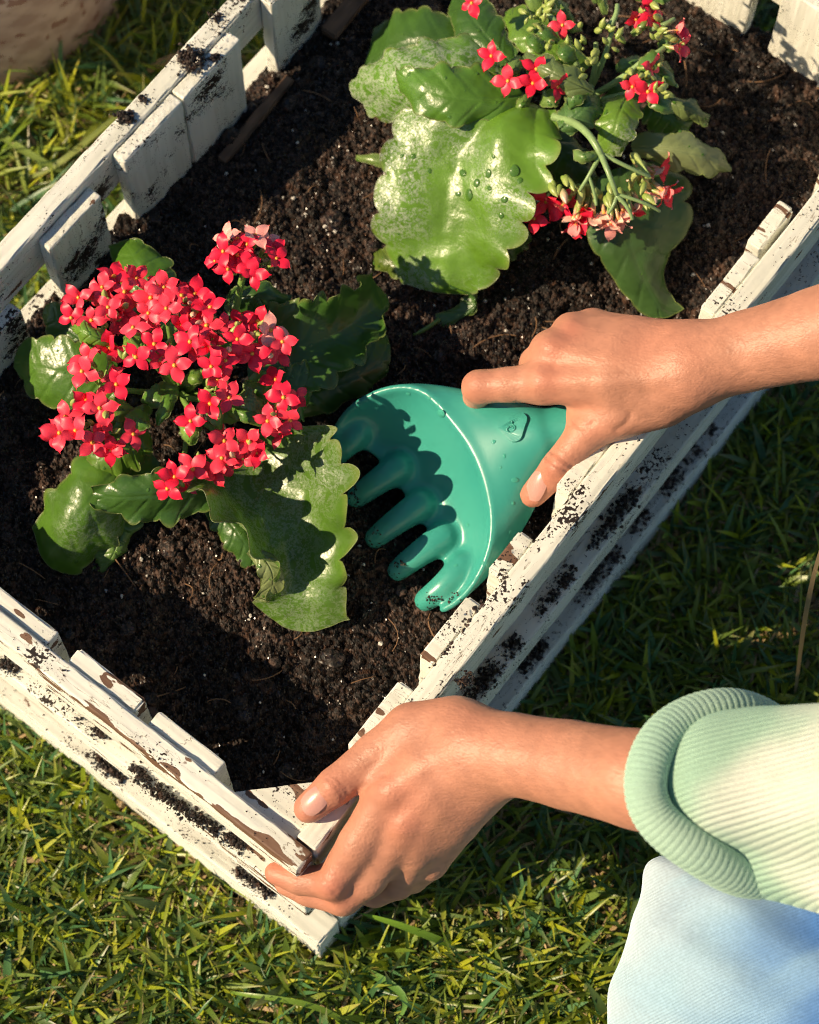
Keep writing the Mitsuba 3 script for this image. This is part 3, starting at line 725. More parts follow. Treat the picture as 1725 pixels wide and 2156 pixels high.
scene['knit'] = two({'type': 'bumpmap', 'arbitrary': mikit.proc(rib_bump, 1.5e-4), 'scale': 1.0, 'bsdf': {'type': 'principled', 'base_color': mikit.proc(knit_col), 'roughness': 0.9, 'sheen': 0.6, 'specular': 0.15}})
def cuff_bump(p, n, uv): return noise(p.x * 1600, p.y * 1600, p.z * 1600) * 0.00014
scene['cuff_knit'] = two({'type': 'bumpmap', 'arbitrary': mikit.proc(cuff_bump, 1.5e-4), 'scale': 1.0, 'bsdf': {'type': 'principled', 'base_color': mikit.proc(lambda p, n, uv: mix((0.29, 0.45, 0.36), (0.37, 0.51, 0.405), noise(p.x * 40, p.y * 40, p.z * 40)) * (0.92 + 0.14 * noise(p.x * 1000, p.y * 1000, p.z * 1000))), 'roughness': 0.9, 'sheen': 0.6, 'specular': 0.15}})
NR, NS, RIBS = 1040, 26, 104
CC = at(1572, 1668, .268)
e1 = np.array([0.06, 1.0, 0.0]); e1 /= np.linalg.norm(e1)
e2 = np.array([-.043, 0.0, .026]); ax_ = np.cross(e1, e2); ax_ /= np.linalg.norm(ax_)
phi_ = np.linspace(0, 2 * np.pi, NR, endpoint=False)
ctrp = CC + .0338 * np.cos(phi_)[:, None] * e1 + np.sin(phi_)[:, None] * e2
ctrp += (.0016 * np.sin(3 * phi_) + .0010 * np.sin(5 * phi_ + 1))[:, None] * np.array([.6, .2, .8])
tg = np.roll(ctrp, -1, 0) - np.roll(ctrp, 1, 0); tg /= np.linalg.norm(tg, axis=1, keepdims=True)
out = ctrp - CC; out -= tg * np.einsum('ij,ij->i', out, tg)[:, None]; out /= np.linalg.norm(out, axis=1, keepdims=True)
bi = np.cross(tg, out)
ps = np.linspace(0, 2 * np.pi, NS, endpoint=False)
rr = .0084 * (1 + .10 * np.cos(phi_ - 2.2))[:, None] * (1 + .06 * np.sin(2 * phi_ + 1))[:, None] + .00040 * (np.abs(np.sin(phi_ * RIBS / 2)) ** .6 - .6)[:, None] + 0 * ps[None]
cv = ctrp[:, None] + rr[..., None] * (np.cos(ps)[None, :, None] * out[:, None] + np.sin(ps)[None, :, None] * bi[:, None])
i, j = np.meshgrid(np.arange(NR), np.arange(NS), indexing='ij')
cq = np.stack([i * NS + j, ((i + 1) % NR) * NS + j, ((i + 1) % NR) * NS + (j + 1) % NS, i * NS + (j + 1) % NS], -1).reshape(-1, 4)
h = .0022
pts = [(1440, 1480, .20), (2150, 1900, .40), (1500, 1980, .16)]
lo, G = grid_for(pts, .05, h)
f = limb(G, [(1440, 1655, .2690), (1520, 1645, .2780), (1600, 1642, .2800), (1720, 1650, .2890), (2150, 1690, .340)], [.0235, .0285, .0300, .0320, .045])
f2 = limb(G, [(1500, 1775, .2560), (1620, 1795, .2640), (1720, 1805, .2700), (2150, 1850, .320)], [.0165, .0195, .0220, .040])
f = smin(f, f2, .0012)
f += .0016 * (meshkit.fbm(G * [14, 40, 20], 2, 4) - .5)
sv, sf = surface_nets(f, lo, h)
sm_ = trimesh.Trimesh(sv, sf, process=False); trimesh.smoothing.filter_taubin(sm_, .5, -.53, 20)
sl = add('sleeve', (np.array(sm_.vertices), sf), 'knit', person, smooth=True); labels[sl] = {'label': 'mint and cream ribbed knit sleeve with a rolled cuff'}
add('cuff', (cv.reshape(-1, 3), cq), 'cuff_knit', sl, smooth=True)

for pts_, r_ in (([(2460, 505, .322), (2700, 470, .375), (2950, 520, .470), (3100, 700, .560)], [.040, .046, .052, .060]), ([(2100, 1690, .336), (2300, 1690, .365), (2600, 1560, .450), (2900, 1300, .540)], [.046, .050, .054, .060])):
    q_ = smooth_path(A3(pts_), 40); v_, f_ = tube(q_, np.interp(np.linspace(0, 1, 40), np.linspace(0, 1, 4), r_), 48)
    v_ = v_ + (meshkit.fbm(v_ * 30, 2, 3)[:, None] - .5) * .010
    add('sleeve', (v_, f_), 'knit', person, smooth=True)                       # the sleeves go on towards the shoulders
TR0 = at(1560, 2060, .17)
def denim_col(p, n, uv):
    x, y = (p.x - float(TR0[0])) / 0.06, (p.y - float(TR0[1])) / 0.06
    band = x * 0.75 - y * 0.42 + (fbm(p.x * 14 - p.y * 6, p.y * 30 + p.x * 14 + 5, p.z * 14, 3) - 0.5) * 0.8
    c = mix((0.44, 0.545, 0.62), (0.26, 0.42, 0.56), smoothstep(-0.9, 0.3, band))
    c = mix(c, (0.06, 0.17, 0.45), smoothstep(-0.15, 0.50, band))
    c = mix(c, (0.32, 0.50, 0.62), smoothstep(0.50, 0.72, fbm(p.x * 12 + 9, p.y * 60 - p.x * 22, p.z * 20, 2)) * 0.4)
    c = c * (0.90 + 0.13 * dr.abs(dr.sin((p.y * 0.90 - p.x * 0.34) / 0.0013 * math.pi)))
    return c * (0.90 + 0.16 * noise(p.x * 900, p.y * 900, p.z * 900))
def denim_bump(p, n, uv):
    s = (p.y * 0.90 - p.x * 0.34) / 0.0013
    return dr.abs(dr.sin(s * math.pi)) * 0.00030 + noise(p.x * 1700, p.y * 1700, p.z * 1700) * 0.00010
scene['trouser_knit'] = two({'type': 'bumpmap', 'arbitrary': mikit.proc(denim_bump, 1.5e-4), 'scale': 1.0, 'bsdf': {'type': 'principled', 'base_color': mikit.proc(denim_col), 'roughness': 0.9, 'sheen': 0.4, 'specular': 0.15}})
pts = [(1250, 1780, .05), (2150, 2500, .0), (1300, 2500, .2)]
lo, G = grid_for(pts, .03, .0024)
f = limb(G, [(1428, 1895, .150), (1440, 2010, .130)], [.020, .028])
f = smin(f, limb(G, [(1412, 2110, .112), (1430, 2300, .095), (1500, 2480, .09)], [.029, .034, .04]), .012)
f = smin(f, limb(G, [(1560, 1965, .135), (1640, 2050, .135), (1800, 2150, .140), (2150, 2260, .150)], [.035, .055, .065, .075]), .018)
f = smin(f, limb(G, [(1500, 1925, .158), (1700, 1960, .165), (2000, 2000, .175)], [.014, .022, .030]), .008)
f = np.maximum(f, .001 - G[..., 2])
f += .0040 * (meshkit.fbm(G * [22, 34, 22], 2, 8) - .5) + .0034 * np.sin((G[..., 1] + G[..., 0] * .9) * 170 + 3 * meshkit.noise(G * 25, 4)) * np.exp(-((G - at(1560, 1930, .165)) ** 2).sum(-1) / .004) + .0018 * np.sin(G[..., 1] * 260 - G[..., 0] * 210) * np.exp(-((G - at(1400, 1890, .165)) ** 2).sum(-1) / .0014)
tv, tf = surface_nets(f, lo, .0024)
tm = trimesh.Trimesh(tv, tf, process=False); trimesh.smoothing.filter_taubin(tm, .5, -.53, 20)
k = add('trousers', (np.array(tm.vertices), tf), 'trouser_knit', person, smooth=True); labels[k] = {'label': 'pale blue dyed knit trousers at a bent knee'}
# ------------------------------------------------------------------ plants
def cells(p):
    return noise(p.x * 1500, p.y * 1500, p.z * 1500) * 0.6 + noise(p.x * 620, p.y * 620, p.z * 620)
def leaf_bsdf(bump, rough, spec, col=None):
    return two({'type': 'bumpmap', 'arbitrary': mikit.proc(lambda p, n, uv: cells(p) * bump + noise(p.x * 120, p.y * 120, p.z * 120) * bump * 3, 2e-4), 'scale': 1.0,
            'bsdf': {'type': 'principled', 'base_color': col or vcol(), 'roughness': rough, 'specular': spec, 'clearcoat': 0.2, 'clearcoat_gloss': 0.8}})
def wet_glint(p, n, uv):
    """where a wet leaf gets its painted pale sun glint, grainy with clear gaps"""
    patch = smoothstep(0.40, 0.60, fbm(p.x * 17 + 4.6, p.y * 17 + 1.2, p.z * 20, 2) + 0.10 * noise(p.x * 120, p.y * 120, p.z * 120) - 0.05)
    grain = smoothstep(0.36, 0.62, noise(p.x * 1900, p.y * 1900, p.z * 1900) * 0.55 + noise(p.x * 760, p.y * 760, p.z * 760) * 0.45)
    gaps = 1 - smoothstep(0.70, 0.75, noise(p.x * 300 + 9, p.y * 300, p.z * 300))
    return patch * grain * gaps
THIN = {'type': 'principledthin', 'base_color': vcol(), 'roughness': 0.5, 'diff_trans': 1.1, 'spec_trans': 0.0}
scene['leaf_skin'] = {'type': 'blendbsdf', 'weight': 0.36, 'a': leaf_bsdf(0.00012, 0.33, 0.75), 'b': THIN}
# sun glint on wet leaves painted in pale grain, gaps where drops run together
def wet_glint_leaf(amount):
    return {'type': 'blendbsdf', 'weight': mikit.proc(lambda p, n, uv: wet_glint(p, n, uv) * amount),
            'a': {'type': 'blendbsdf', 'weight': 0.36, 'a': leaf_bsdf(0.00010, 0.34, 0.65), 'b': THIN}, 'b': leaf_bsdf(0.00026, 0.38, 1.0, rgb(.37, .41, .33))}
scene['leaf_wet_glint'], scene['leaf_faint_glint'] = wet_glint_leaf(0.58), wet_glint_leaf(0.22)
scene['stem_skin'] = two({'type': 'principled', 'base_color': vcol(), 'roughness': 0.35, 'specular': 0.5})
def petal_bsdf(front, back):
    q = lambda c: {'type': 'principled', 'base_color': rgb(*c), 'roughness': 0.42, 'specular': 0.35, 'sheen': 0.2}
    return {'type': 'twosided', 'front': q(front), 'back': q(back)}
scene['petal_red'] = petal_bsdf((.76, .016, .056), (.82, .22, .22))
scene['petal_coral'] = petal_bsdf((.84, .046, .088), (.84, .34, .32))
scene['petal_pale'] = petal_bsdf((.84, .34, .30), (.86, .58, .46))
scene['bloom_heart'] = two({'type': 'principled', 'base_color': rgb(.80, .42, .06), 'roughness': 0.5})
# a drop lying on a leaf shows the leaf's own green under a mirror-smooth skin of water
scene['water'] = two({'type': 'principled', 'base_color': vcol(), 'roughness': 0.05, 'specular': 0.5, 'clearcoat': 0.6, 'clearcoat_gloss': 1.0})

LEAVES = {}
def leaf(plant, mid, left, right, col, teeth=6, amp=.10, wave=.0012, seed=0, nt=64, ns=31, curl=0.0, label=None, glint=False, palm=0.0):
    """a scalloped leaf whose midrib and two edges were measured in the photograph"""
    M, Lf, Rt = (smooth_path(A3(q), nt) for q in (mid, left, right))
    s = np.linspace(-1, 1, ns)
    t = np.linspace(0, 1, nt)
    k1, k2 = np.modf(t * teeth + .15)[0], np.modf(t * teeth + .55)[0]
    sc = lambda k: np.sqrt(np.clip(1 - (2 * k - 1) ** 2, 0, 1)) - .55
    a = abs(s)[None] ** 5
    fade = (np.clip(t * 5, 0, 1) * np.clip((1 - t) * 14, 0, 1))[:, None]
    se = s[None] * (1 + 1.9 * amp * a * fade * np.where(s[None] < 0, sc(k1)[:, None], sc(k2)[:, None]))
    H1, H2 = (Rt - Lf) / 2, (Rt + Lf) / 2 - M
    P = M[:, None] + se[..., None] * H1[:, None] + (se ** 2)[..., None] * H2[:, None]
    du, dv = np.gradient(P, axis=0), np.gradient(P, axis=1)
    N = np.cross(du, dv); N /= np.linalg.norm(N, axis=-1, keepdims=True) + 1e-12
    if N[..., 2].mean() < 0: N = -N
    q = P * 55 + seed * 7
    disp = (meshkit.fbm(q, 2, seed) - .5) * 2 * wave
    disp += a * np.sin((t * teeth * 1.05 + seed)[:, None] * 2 * np.pi * .5 + (s > 0)[None] * 1.7) * wave * 1.1
    disp -= .0009 * np.exp(-(s / .05) ** 2)[None] * (1 - t)[:, None]                # the midrib groove
    vein = np.abs(np.modf((t[:, None] * 5.0 - abs(s)[None] * .9) + 3)[0] - .5)
    small = .35 if nt < 40 else 1.0
    fan = s[None] * 1.5 / (t[:, None] + .22)
    if palm:                                                       # main veins spread from the stalk, each in a shallow valley
        disp = disp + palm * (np.cos(fan * 2.6) - .4) * np.clip(t * 3, 0, 1)[:, None] * np.clip((1 - t) * 4, 0, 1)[:, None]
        vein = np.abs(np.modf(fan * 2.6 / (2 * np.pi) + 5.5)[0] - .5) * 2.2
    disp = disp * small - .00045 * small * np.exp(-(vein / .08) ** 2) * np.clip(abs(s) * 4, 0, 1)[None]
    disp += (meshkit.fbm(P * 150, 2, seed + 6) - .5) * .0011 * small
    P = P + N * disp[..., None] + np.array([0, 0, 1.0]) * curl * a[..., None]
    V = P.reshape(-1, 3)
    i, j = np.meshgrid(np.arange(nt - 1), np.arange(ns - 1), indexing='ij')
    F = np.stack([i * ns + j, (i + 1) * ns + j, (i + 1) * ns + j + 1, i * ns + j + 1], -1).reshape(-1, 4)
    F = np.vstack([F[:, [0, 1, 2]], F[:, [0, 2, 3]]])
    col = np.array(col)
    g = meshkit.fbm(V * 45, 3, seed + 3)[:, None]
    C = col * (.62 + .85 * g) * (.9 + .2 * meshkit.noise(V * 400, seed)[:, None])
    rib = np.broadcast_to((np.exp(-(s / .035) ** 2)[None] * .45 + .40 * np.exp(-(vein / .04) ** 2) * np.clip(abs(s) * 3, 0, 1)), (nt, ns)).reshape(-1, 1)
    C = C * (1 - rib * .5) + rib * .5 * (col * 1.3 + .03)
    edge = np.broadcast_to(np.clip(abs(s)[None] - .93, 0, 1) / .07, (nt, ns)).reshape(-1, 1)
    C = C * (1 - edge * .5) + edge * .5 * np.array([.22, .24, .07])
    mb = MB(); mb.add(V, F, None); mb.c.append(C)
    border = np.vstack([P[:, 0], P[-1, 1:], P[::-1, -1][1:]])
    tv, tf = tube(border, .00024, 5)
    mb.add(tv, tf, np.array([.15, .20, .05]))
    key = add('leaf', mb.get(), 'leaf_faint_glint' if glint and plant == p1 else 'leaf_wet_glint' if glint else 'leaf_skin', plant, smooth=True, color=mb.col())
    if label: labels[key] = {'label': label}
    LEAVES.setdefault(plant, []).append((V, meshkit.arrays((V, F), True)[2]))
    return key
def stem(plant, pts, r0, r1, col=(.16, .27, .06), n=14, name='stem'):
    v, f = tube(smooth_path(A3(pts), n), np.linspace(r0, r1, n), 8)
    return add(name, (v, f), 'stem_skin', plant, smooth=True, color=np.broadcast_to(col, (len(v), 3)) * (.85 + .3 * meshkit.noise(v * 300))[:, None])

def petal_mesh(L, W, cup, tip, seed):
    nu, nv = 11, 9
    u, v = np.meshgrid(np.linspace(0, 1, nu), np.linspace(-1, 1, nv), indexing='ij')
    w = W * np.sin(np.pi * np.clip(u * .80 + .16, 0, 1)) ** .85 * (1 - .55 * np.clip(u - .62, 0, 1) ** 1.2 * 2.2)
    w = np.maximum(w * np.clip((1.0 - u) * 5, .04, 1), .00008)
    r = np.random.default_rng(seed)
    x = .0006 + L * u
    y = v * w
    z = cup * L * np.sin(u * np.pi * .75) - .0012 * v ** 2 * (1 - u) + tip * L * u ** 3 + .0007 * (v ** 2) * u + .0004 * np.sin(u * 7 + r.uniform(0, 6)) * v
    q = np.stack([x, y, z], -1).reshape(-1, 3)
    i, j = np.meshgrid(np.arange(nu - 1), np.arange(nv - 1), indexing='ij')
    return q, np.stack([i * nv + j, (i + 1) * nv + j, (i + 1) * nv + j + 1, i * nv + j + 1], -1).reshape(-1, 4)
PET = [petal_mesh(.0083, .0029, .10, -.10, 1), petal_mesh(.0088, .0031, .16, -.25, 2), petal_mesh(.0078, .0028, .22, -.05, 3), petal_mesh(.0083, .0027, -.02, -.38, 4), petal_mesh(.0080, .0031, .30, .10, 5)]
PLY = {(k, b): mikit.ply(PET[k], b, smooth=True) for k in range(5) for b in ('petal_red', 'petal_coral', 'petal_pale')}
fr = np.random.default_rng(31)
def frame(n, spin):
    n = n / np.linalg.norm(n)
    a = np.cross(n, [0.3, 1, 0.1]); a /= np.linalg.norm(a); b = np.cross(n, a)
    x = a * math.cos(spin) + b * math.sin(spin)
    return x, np.cross(n, x), n
ht, hf = tube(np.array([(0, 0, -.0095), (0, 0, -.006), (0, 0, -.003), (0, 0, .0004)]), [.0009, .0013, .0011, .00105], 7)
hc = np.where(ht[:, 2:] > -.0005, np.array([.80, .40, .06]), np.where(ht[:, 2:] > -.004, np.array([.72, .40, .26]), np.array([.26, .34, .08])))
HEART = mikit.ply((ht, hf), 'stem_skin', smooth=True, color=hc)
def flower(plant, pos, n, size=1.0, kind='petal_red', fold=0.0):
    x, y, z = frame(np.asarray(n, float), fr.uniform(0, 2 * np.pi))
    M = np.eye(4); M[:3, :3] = np.stack([x, y, z], 1) * size; M[:3, 3] = pos
    key = numbered(plant + '__flower')
    scene[key] = {**HEART, 'to_world': T(M)}
    for k in range(4):
        w = k * np.pi / 2 + fr.normal(0, .13)
        e = -fold + fr.normal(0, .14)
        c, s_ = math.cos(e), math.sin(e)
        R = np.array([[math.cos(w), -math.sin(w), 0], [math.sin(w), math.cos(w), 0], [0, 0, 1]]) @ np.array([[c, 0, -s_ * -1], [0, 1, 0], [s_ * -1, 0, c]])
        Q = np.eye(4); Q[:3, :3] = R * fr.uniform(.88, 1.08)
        scene[numbered(key + '__petal')] = {**PLY[(int(fr.integers(5)), kind)], 'to_world': T(M @ Q)}
    return key
bud_v, bud_f = np.array(iv1), jf1
b2 = trimesh.creation.icosphere(subdivisions=2); bv2, bf2 = np.array(b2.vertices), np.array(b2.faces)
BUDS = {}
for nm, c0, c1 in (('green', (.20, .30, .05), (.36, .40, .12)), ('pink', (.34, .36, .12), (.80, .45, .36))):
    q = bv2 * [.0015, .0015, .0036]; q[:, :2] *= (1 - .75 * np.clip(q[:, 2:] / .0036, 0, 1) ** 1.5)
    tt = np.clip(q[:, 2:] / .007 + .5, 0, 1)
    BUDS[nm] = mikit.ply((q, bf2), 'stem_skin', smooth=True, color=np.array(c0) * (1 - tt) + np.array(c1) * tt)
def bud(plant, pos, n, size=1.0, kind='green'):
    x, y, z = frame(np.asarray(n, float), fr.uniform(0, 6))
    M = np.eye(4); M[:3, :3] = np.stack([x, y, z], 1) * size; M[:3, 3] = pos
    scene[numbered(plant + '__bud')] = {**BUDS[kind], 'to_world': T(M)}
def droplets(plant, spots, count, seed, big=1.0, col=(.055, .135, .016)):
    r = np.random.default_rng(seed); mb = MB()
    for V, N in LEAVES.get(plant, []):
        k = r.choice(len(V), count)
        for q in k:
            if r.random() < .6: spots.append((V[q], N[q], r.uniform(.0003, .0010) * big))
    for p, n, R in spots:
        if n[2] < 0: n = -n
        x, y, z = frame(n, r.uniform(0, 6))
        q = bv2 * [R * r.uniform(.8, 1.5), R, R * .30] * (1 + .35 * (meshkit.noise(bv2 * 1.3 + r.uniform(0, 50)) - .5)[:, None])
        mb.add(p + n * R * .15 + q[:, :1] * x + q[:, 1:2] * y + q[:, 2:] * z, bf2)
    V_, F_ = mb.get(); add('water_droplets', (V_, F_), 'water', plant, smooth=True, color=np.broadcast_to(col, V_.shape))
    labels[plant + '__water_droplets'] = {'kind': 'stuff', 'label': 'water droplets lying on it'}

G1, G2, G3 = (.072, .168, .016), (.048, .120, .019), (.105, .205, .022)
# the plant in front on the left
p1 = thing('flowering_plant', 'fuller flowering plant with many open coral red flowers, nearer the near crate corner', 'flowering plant')
leaf(p1, [(330, 655, .150), (305, 590, .158), (262, 508, .150)], [(318, 660, .150), (255, 600, .150), (232, 520, .146)], [(345, 655, .150), (368, 590, .154), (278, 503, .152)], G1, 5, .10, seed=1)
leaf(p1, [(250, 790, .150), (140, 785, .152), (32, 752, .138)], [(245, 760, .152), (130, 712, .158), (40, 728, .142)], [(250, 830, .146), (140, 862, .140), (28, 775, .134)], G1, 5, .12, seed=2)
leaf(p1, [(210, 740, .140), (150, 700, .142), (92, 655, .132)], [(215, 715, .142), (160, 660, .142), (96, 640, .132)], [(205, 760, .138), (135, 735, .138), (88, 668, .132)], G2, 4, .12, seed=3)
leaf(p1, [(300, 930, .142), (190, 1055, .150), (95, 1185, .119)], [(270, 905, .142), (140, 1000, .146), (76, 1110, .120)], [(330, 975, .136), (255, 1120, .128), (150, 1205, .115)], G1, 6, .10, seed=4, wave=.0022, glint=True)
leaf(p1, [(255, 1095, .128), (245, 1150, .124), (205, 1212, .114)], [(235, 1095, .128), (212, 1150, .122), (196, 1200, .114)], [(310, 1080, .126), (265, 1150, .121), (212, 1214, .114)], (.10, .19, .035), 5, .12, seed=5)
leaf(p1, [(440, 1020, .146), (310, 1045, .156), (195, 1045, .150)], [(430, 985, .150), (310, 1000, .160), (198, 1030, .152)], [(440, 1075, .136), (320, 1105, .140), (192, 1062, .146)], G2, 6, .10, seed=6, curl=.003, wave=.002)
leaf(p1, [(310, 905, .154), (250, 930, .160), (200, 985, .152)], [(295, 880, .154), (215, 905, .158), (178, 965, .150)], [(325, 930, .150), (280, 990, .150), (225, 1010, .148)], G3, 6, .13, seed=7)
leaf(p1, [(470, 930, .138), (580, 1090, .139), (612, 1200, .133), (630, 1330, .118)], [(590, 895, .150), (722, 975, .168), (728, 1130, .156), (725, 1290, .122)], [(425, 985, .150), (500, 1120, .174), (562, 1180, .160), (530, 1270, .124)], (.076, .165, .017), 8, .10, seed=8, wave=.0036, nt=90, glint=True, label='broad drooping leaf that curls over at its tip')
leaf(p1, [(528, 1155, .150), (566, 1190, .148), (556, 1265, .128)], [(520, 1165, .150), (545, 1200, .146), (533, 1260, .126)], [(536, 1148, .150), (592, 1195, .146), (566, 1268, .127)], (.20, .25, .10), 4, .08, seed=9)
leaf(p1, [(520, 770, .143), (660, 725, .148), (812, 625, .130)], [(560, 640, .152), (690, 625, .168), (778, 575, .146)], [(560, 860, .150), (720, 790, .154), (820, 655, .138)], G2, 8, .09, seed=10, wave=.0024, nt=80)
leaf(p1, [(560, 830, .128), (700, 810, .128), (822, 745, .119)], [(580, 760, .128), (720, 720, .128), (815, 700, .119)], [(570, 890, .124), (700, 862, .120), (815, 790, .117)], (.045, .11, .018), 6, .09, seed=11)
leaf(p1, [(440, 1050, .130), (490, 1110, .128), (545, 1185, .118)], [(470, 1030, .130), (520, 1095, .126), (572, 1170, .117)], [(420, 1065, .128), (455, 1120, .124), (518, 1195, .116)], G2, 6, .14, seed=12)
leaf(p1, [(540, 850, .148), (600, 830, .154), (655, 810, .148)], [(545, 800, .150), (610, 770, .154), (650, 765, .148)], [(550, 900, .146), (610, 900, .148), (645, 860, .144)], (.05, .12, .02), 6, .12, seed=13)
leaf(p1, [(470, 640, .150), (560, 625, .158), (610, 640, .150)], [(480, 615, .150), (560, 600, .156), (612, 625, .150)], [(480, 670, .148), (560, 660, .150), (604, 655, .148)], G2, 4, .1, seed=14)
leaf(p1, [(490, 850, .172), (535, 845, .178), (558, 858, .172)], [(488, 838, .172), (530, 820, .178), (556, 845, .172)], [(492, 866, .170), (535, 878, .172), (560, 872, .170)], (.13, .20, .06), 3, .1, seed=15)
leaf(p1, [(250, 730, .186), (180, 700, .196), (150, 690, .190)], [(235, 715, .186), (185, 680, .194), (155, 680, .190)], [(240, 745, .184), (175, 720, .190), (152, 702, .188)], G3, 3, .08, seed=16)
for k in range(30):     # small inner leaves that fill the heart of the plant
    a = fr.uniform(0, 2 * np.pi); d = 150 * fr.random() ** .6; cx, cy = 385 + d * math.cos(a), 810 + d * .9 * math.sin(a)
    L_ = fr.uniform(45, 85); w = fr.uniform(14, 25); b = a + fr.normal(0, .5); z0 = fr.uniform(.150, .172)
    ux, uy = math.cos(b), math.sin(b)
    leaf(p1, [(cx, cy, z0), (cx + ux * L_ * .5, cy + uy * L_ * .5, z0 + .006), (cx + ux * L_, cy + uy * L_, z0)], [(cx - uy * w * .4, cy + ux * w * .4, z0), (cx + ux * L_ * .5 - uy * w, cy + uy * L_ * .5 + ux * w, z0 + .004), (cx + ux * L_ * .96 - uy * 5, cy + uy * L_ * .96 + ux * 5, z0)],
         [(cx + uy * w * .4, cy - ux * w * .4, z0), (cx + ux * L_ * .5 + uy * w, cy + uy * L_ * .5 - ux * w, z0 + .004), (cx + ux * L_ * .96 + uy * 5, cy + uy * L_ * .96 - ux * 5, z0)], (.085, .20, .025) if k % 3 else (.15, .27, .04), 4, .12, seed=40 + k, nt=26, ns=13)
BASE1 = (385, 820, .112)
fl1 = [(430, 300), (525, 320), (635, 345), (575, 262), (330, 345), (765, 335), (300, 430), (385, 440), (625, 410), (455, 385), (760, 460), (885, 385), (870, 462), (1010, 450), (1085, 445), (1140, 482), (1190, 530), (1062, 580), (650, 540), (572, 595), (735, 630), (880, 550), (890, 635), (915, 690), (460, 560), (368, 600), (345, 655), (490, 710), (362, 772), (885, 792), (965, 765), (803, 865), (1160, 690), (1195, 765), (1222, 862), (1128, 865), (275, 848), (432, 872), (318, 905), (562, 920), (390, 955), (462, 990), (250, 915), (945, 948), (1045, 950), (935, 1020), (1082, 1000), (735, 1100), (812, 1068), (705, 1150), (700, 390), (820, 410), (560, 470), (1000, 520), (480, 255), (690, 300), (820, 330), (400, 520), (800, 530), (950, 610), (420, 810), (1110, 560)]
hub1 = {}
cl1 = [((440, 380), .192), ((700, 420), .196), ((900, 560), .198), ((1110, 500), .188), ((420, 720), .190), ((900, 780), .186), ((1180, 790), .178), ((370, 910), .176), ((1000, 970), .172), ((760, 1100), .166), ((640, 580), .198)]
for (cx, cy), z in cl1:
    x, y = cx / 2, 454 + cy / 2
    stem(p1, [BASE1, ((x + BASE1[0]) / 2 + fr.normal(0, 8), (y + BASE1[1]) / 2 + 8, (z + .118) / 2 + .004), (x, y, z - .012)], .0019, .0012, n=10)
for cx, cy in fl1:
    x, y = cx / 2, 454 + cy / 2
    (hx, hy), hz = min(cl1, key=lambda c: (c[0][0] - cx) ** 2 + (c[0][1] - cy) ** 2)
    r = math.hypot(hx - cx, hy - cy) / 2
    z = hz + .004 - .00009 * r + fr.normal(0, .002)
    pos = at(x, y, z); hub = at(hx / 2, 454 + hy / 2, hz - .018)
    n = (pos - hub) / np.linalg.norm(pos - hub) + np.array([-.15, -.30, .9]) + fr.normal(0, .16, 3)
    pale = fr.random() < .04
    flower(p1, pos, n, fr.uniform(.88, 1.10), 'petal_pale' if pale else 'petal_red' if fr.random() < (.62 if cx > 700 else .3) else 'petal_coral', fold=fr.uniform(-.15, .25) if fr.random() < .85 else fr.uniform(.5, .9))
    n /= np.linalg.norm(n)
    q = smooth_path(np.array([hub, (hub + pos - n * .012) / 2, pos - n * .0085]), 6)
    v, f = tube(q, .0006, 5); add('stem', (v, f), 'stem_skin', p1, smooth=True, color=np.broadcast_to((.24, .33, .08), (len(v), 3)))
for (cx, cy), z in cl1:
    for k in range(11):
        near_ = [q for q in fl1 if math.hypot(q[0] - cx, q[1] - cy) < 200] or [(cx, cy)]
        q = near_[int(fr.integers(len(near_)))]; m_ = fr.uniform(.15, .75)
        x, y = (cx * m_ + q[0] * (1 - m_)) / 2 + fr.normal(0, 9), 454 + (cy * m_ + q[1] * (1 - m_)) / 2 + fr.normal(0, 9)
        bud(p1, at(x, y, z - .002 + fr.normal(0, .002)), [fr.normal(0, .5), fr.normal(-.2, .5), 1], fr.uniform(.7, 1.15), 'pink' if fr.random() < .28 else 'green')
# flowers half hidden behind the front ones, one mass
mb = MB()
for k in range(46):
    q0 = fl1[int(fr.integers(len(fl1)))]
    cx, cy = q0[0] + fr.normal(0, 38), q0[1] + fr.normal(0, 34)
    (hx, hy), hz = min(cl1, key=lambda c: (c[0][0] - cx) ** 2 + (c[0][1] - cy) ** 2)
    pos = at(cx / 2, 454 + cy / 2, hz - .004 - .00008 * math.hypot(hx - cx, hy - cy) / 2 + fr.normal(0, .002))
    x, y, z = frame(np.array([-.15, -.25, 1]) + fr.normal(0, .4, 3), fr.uniform(0, 6)); sc_ = fr.uniform(.72, .95)
    for m_ in range(4):
        w = m_ * np.pi / 2 + fr.normal(0, .15); e = fr.normal(.1, .25); q, f = PET[int(fr.integers(5))]
        q = np.stack([q[:, 0] * math.cos(e) - q[:, 2] * math.sin(e), q[:, 1], q[:, 0] * math.sin(e) + q[:, 2] * math.cos(e)], 1)
        q = np.stack([q[:, 0] * math.cos(w) - q[:, 1] * math.sin(w), q[:, 0] * math.sin(w) + q[:, 1] * math.cos(w), q[:, 2]], 1) * sc_
        mb.add(pos + q[:, :1] * x + q[:, 1:2] * y + q[:, 2:] * z, f)
k = add('flowers_behind', mb.get(), 'petal_coral', p1, smooth=True); labels[k] = {'kind': 'stuff', 'label': 'coral flowers half hidden behind the front ones'}
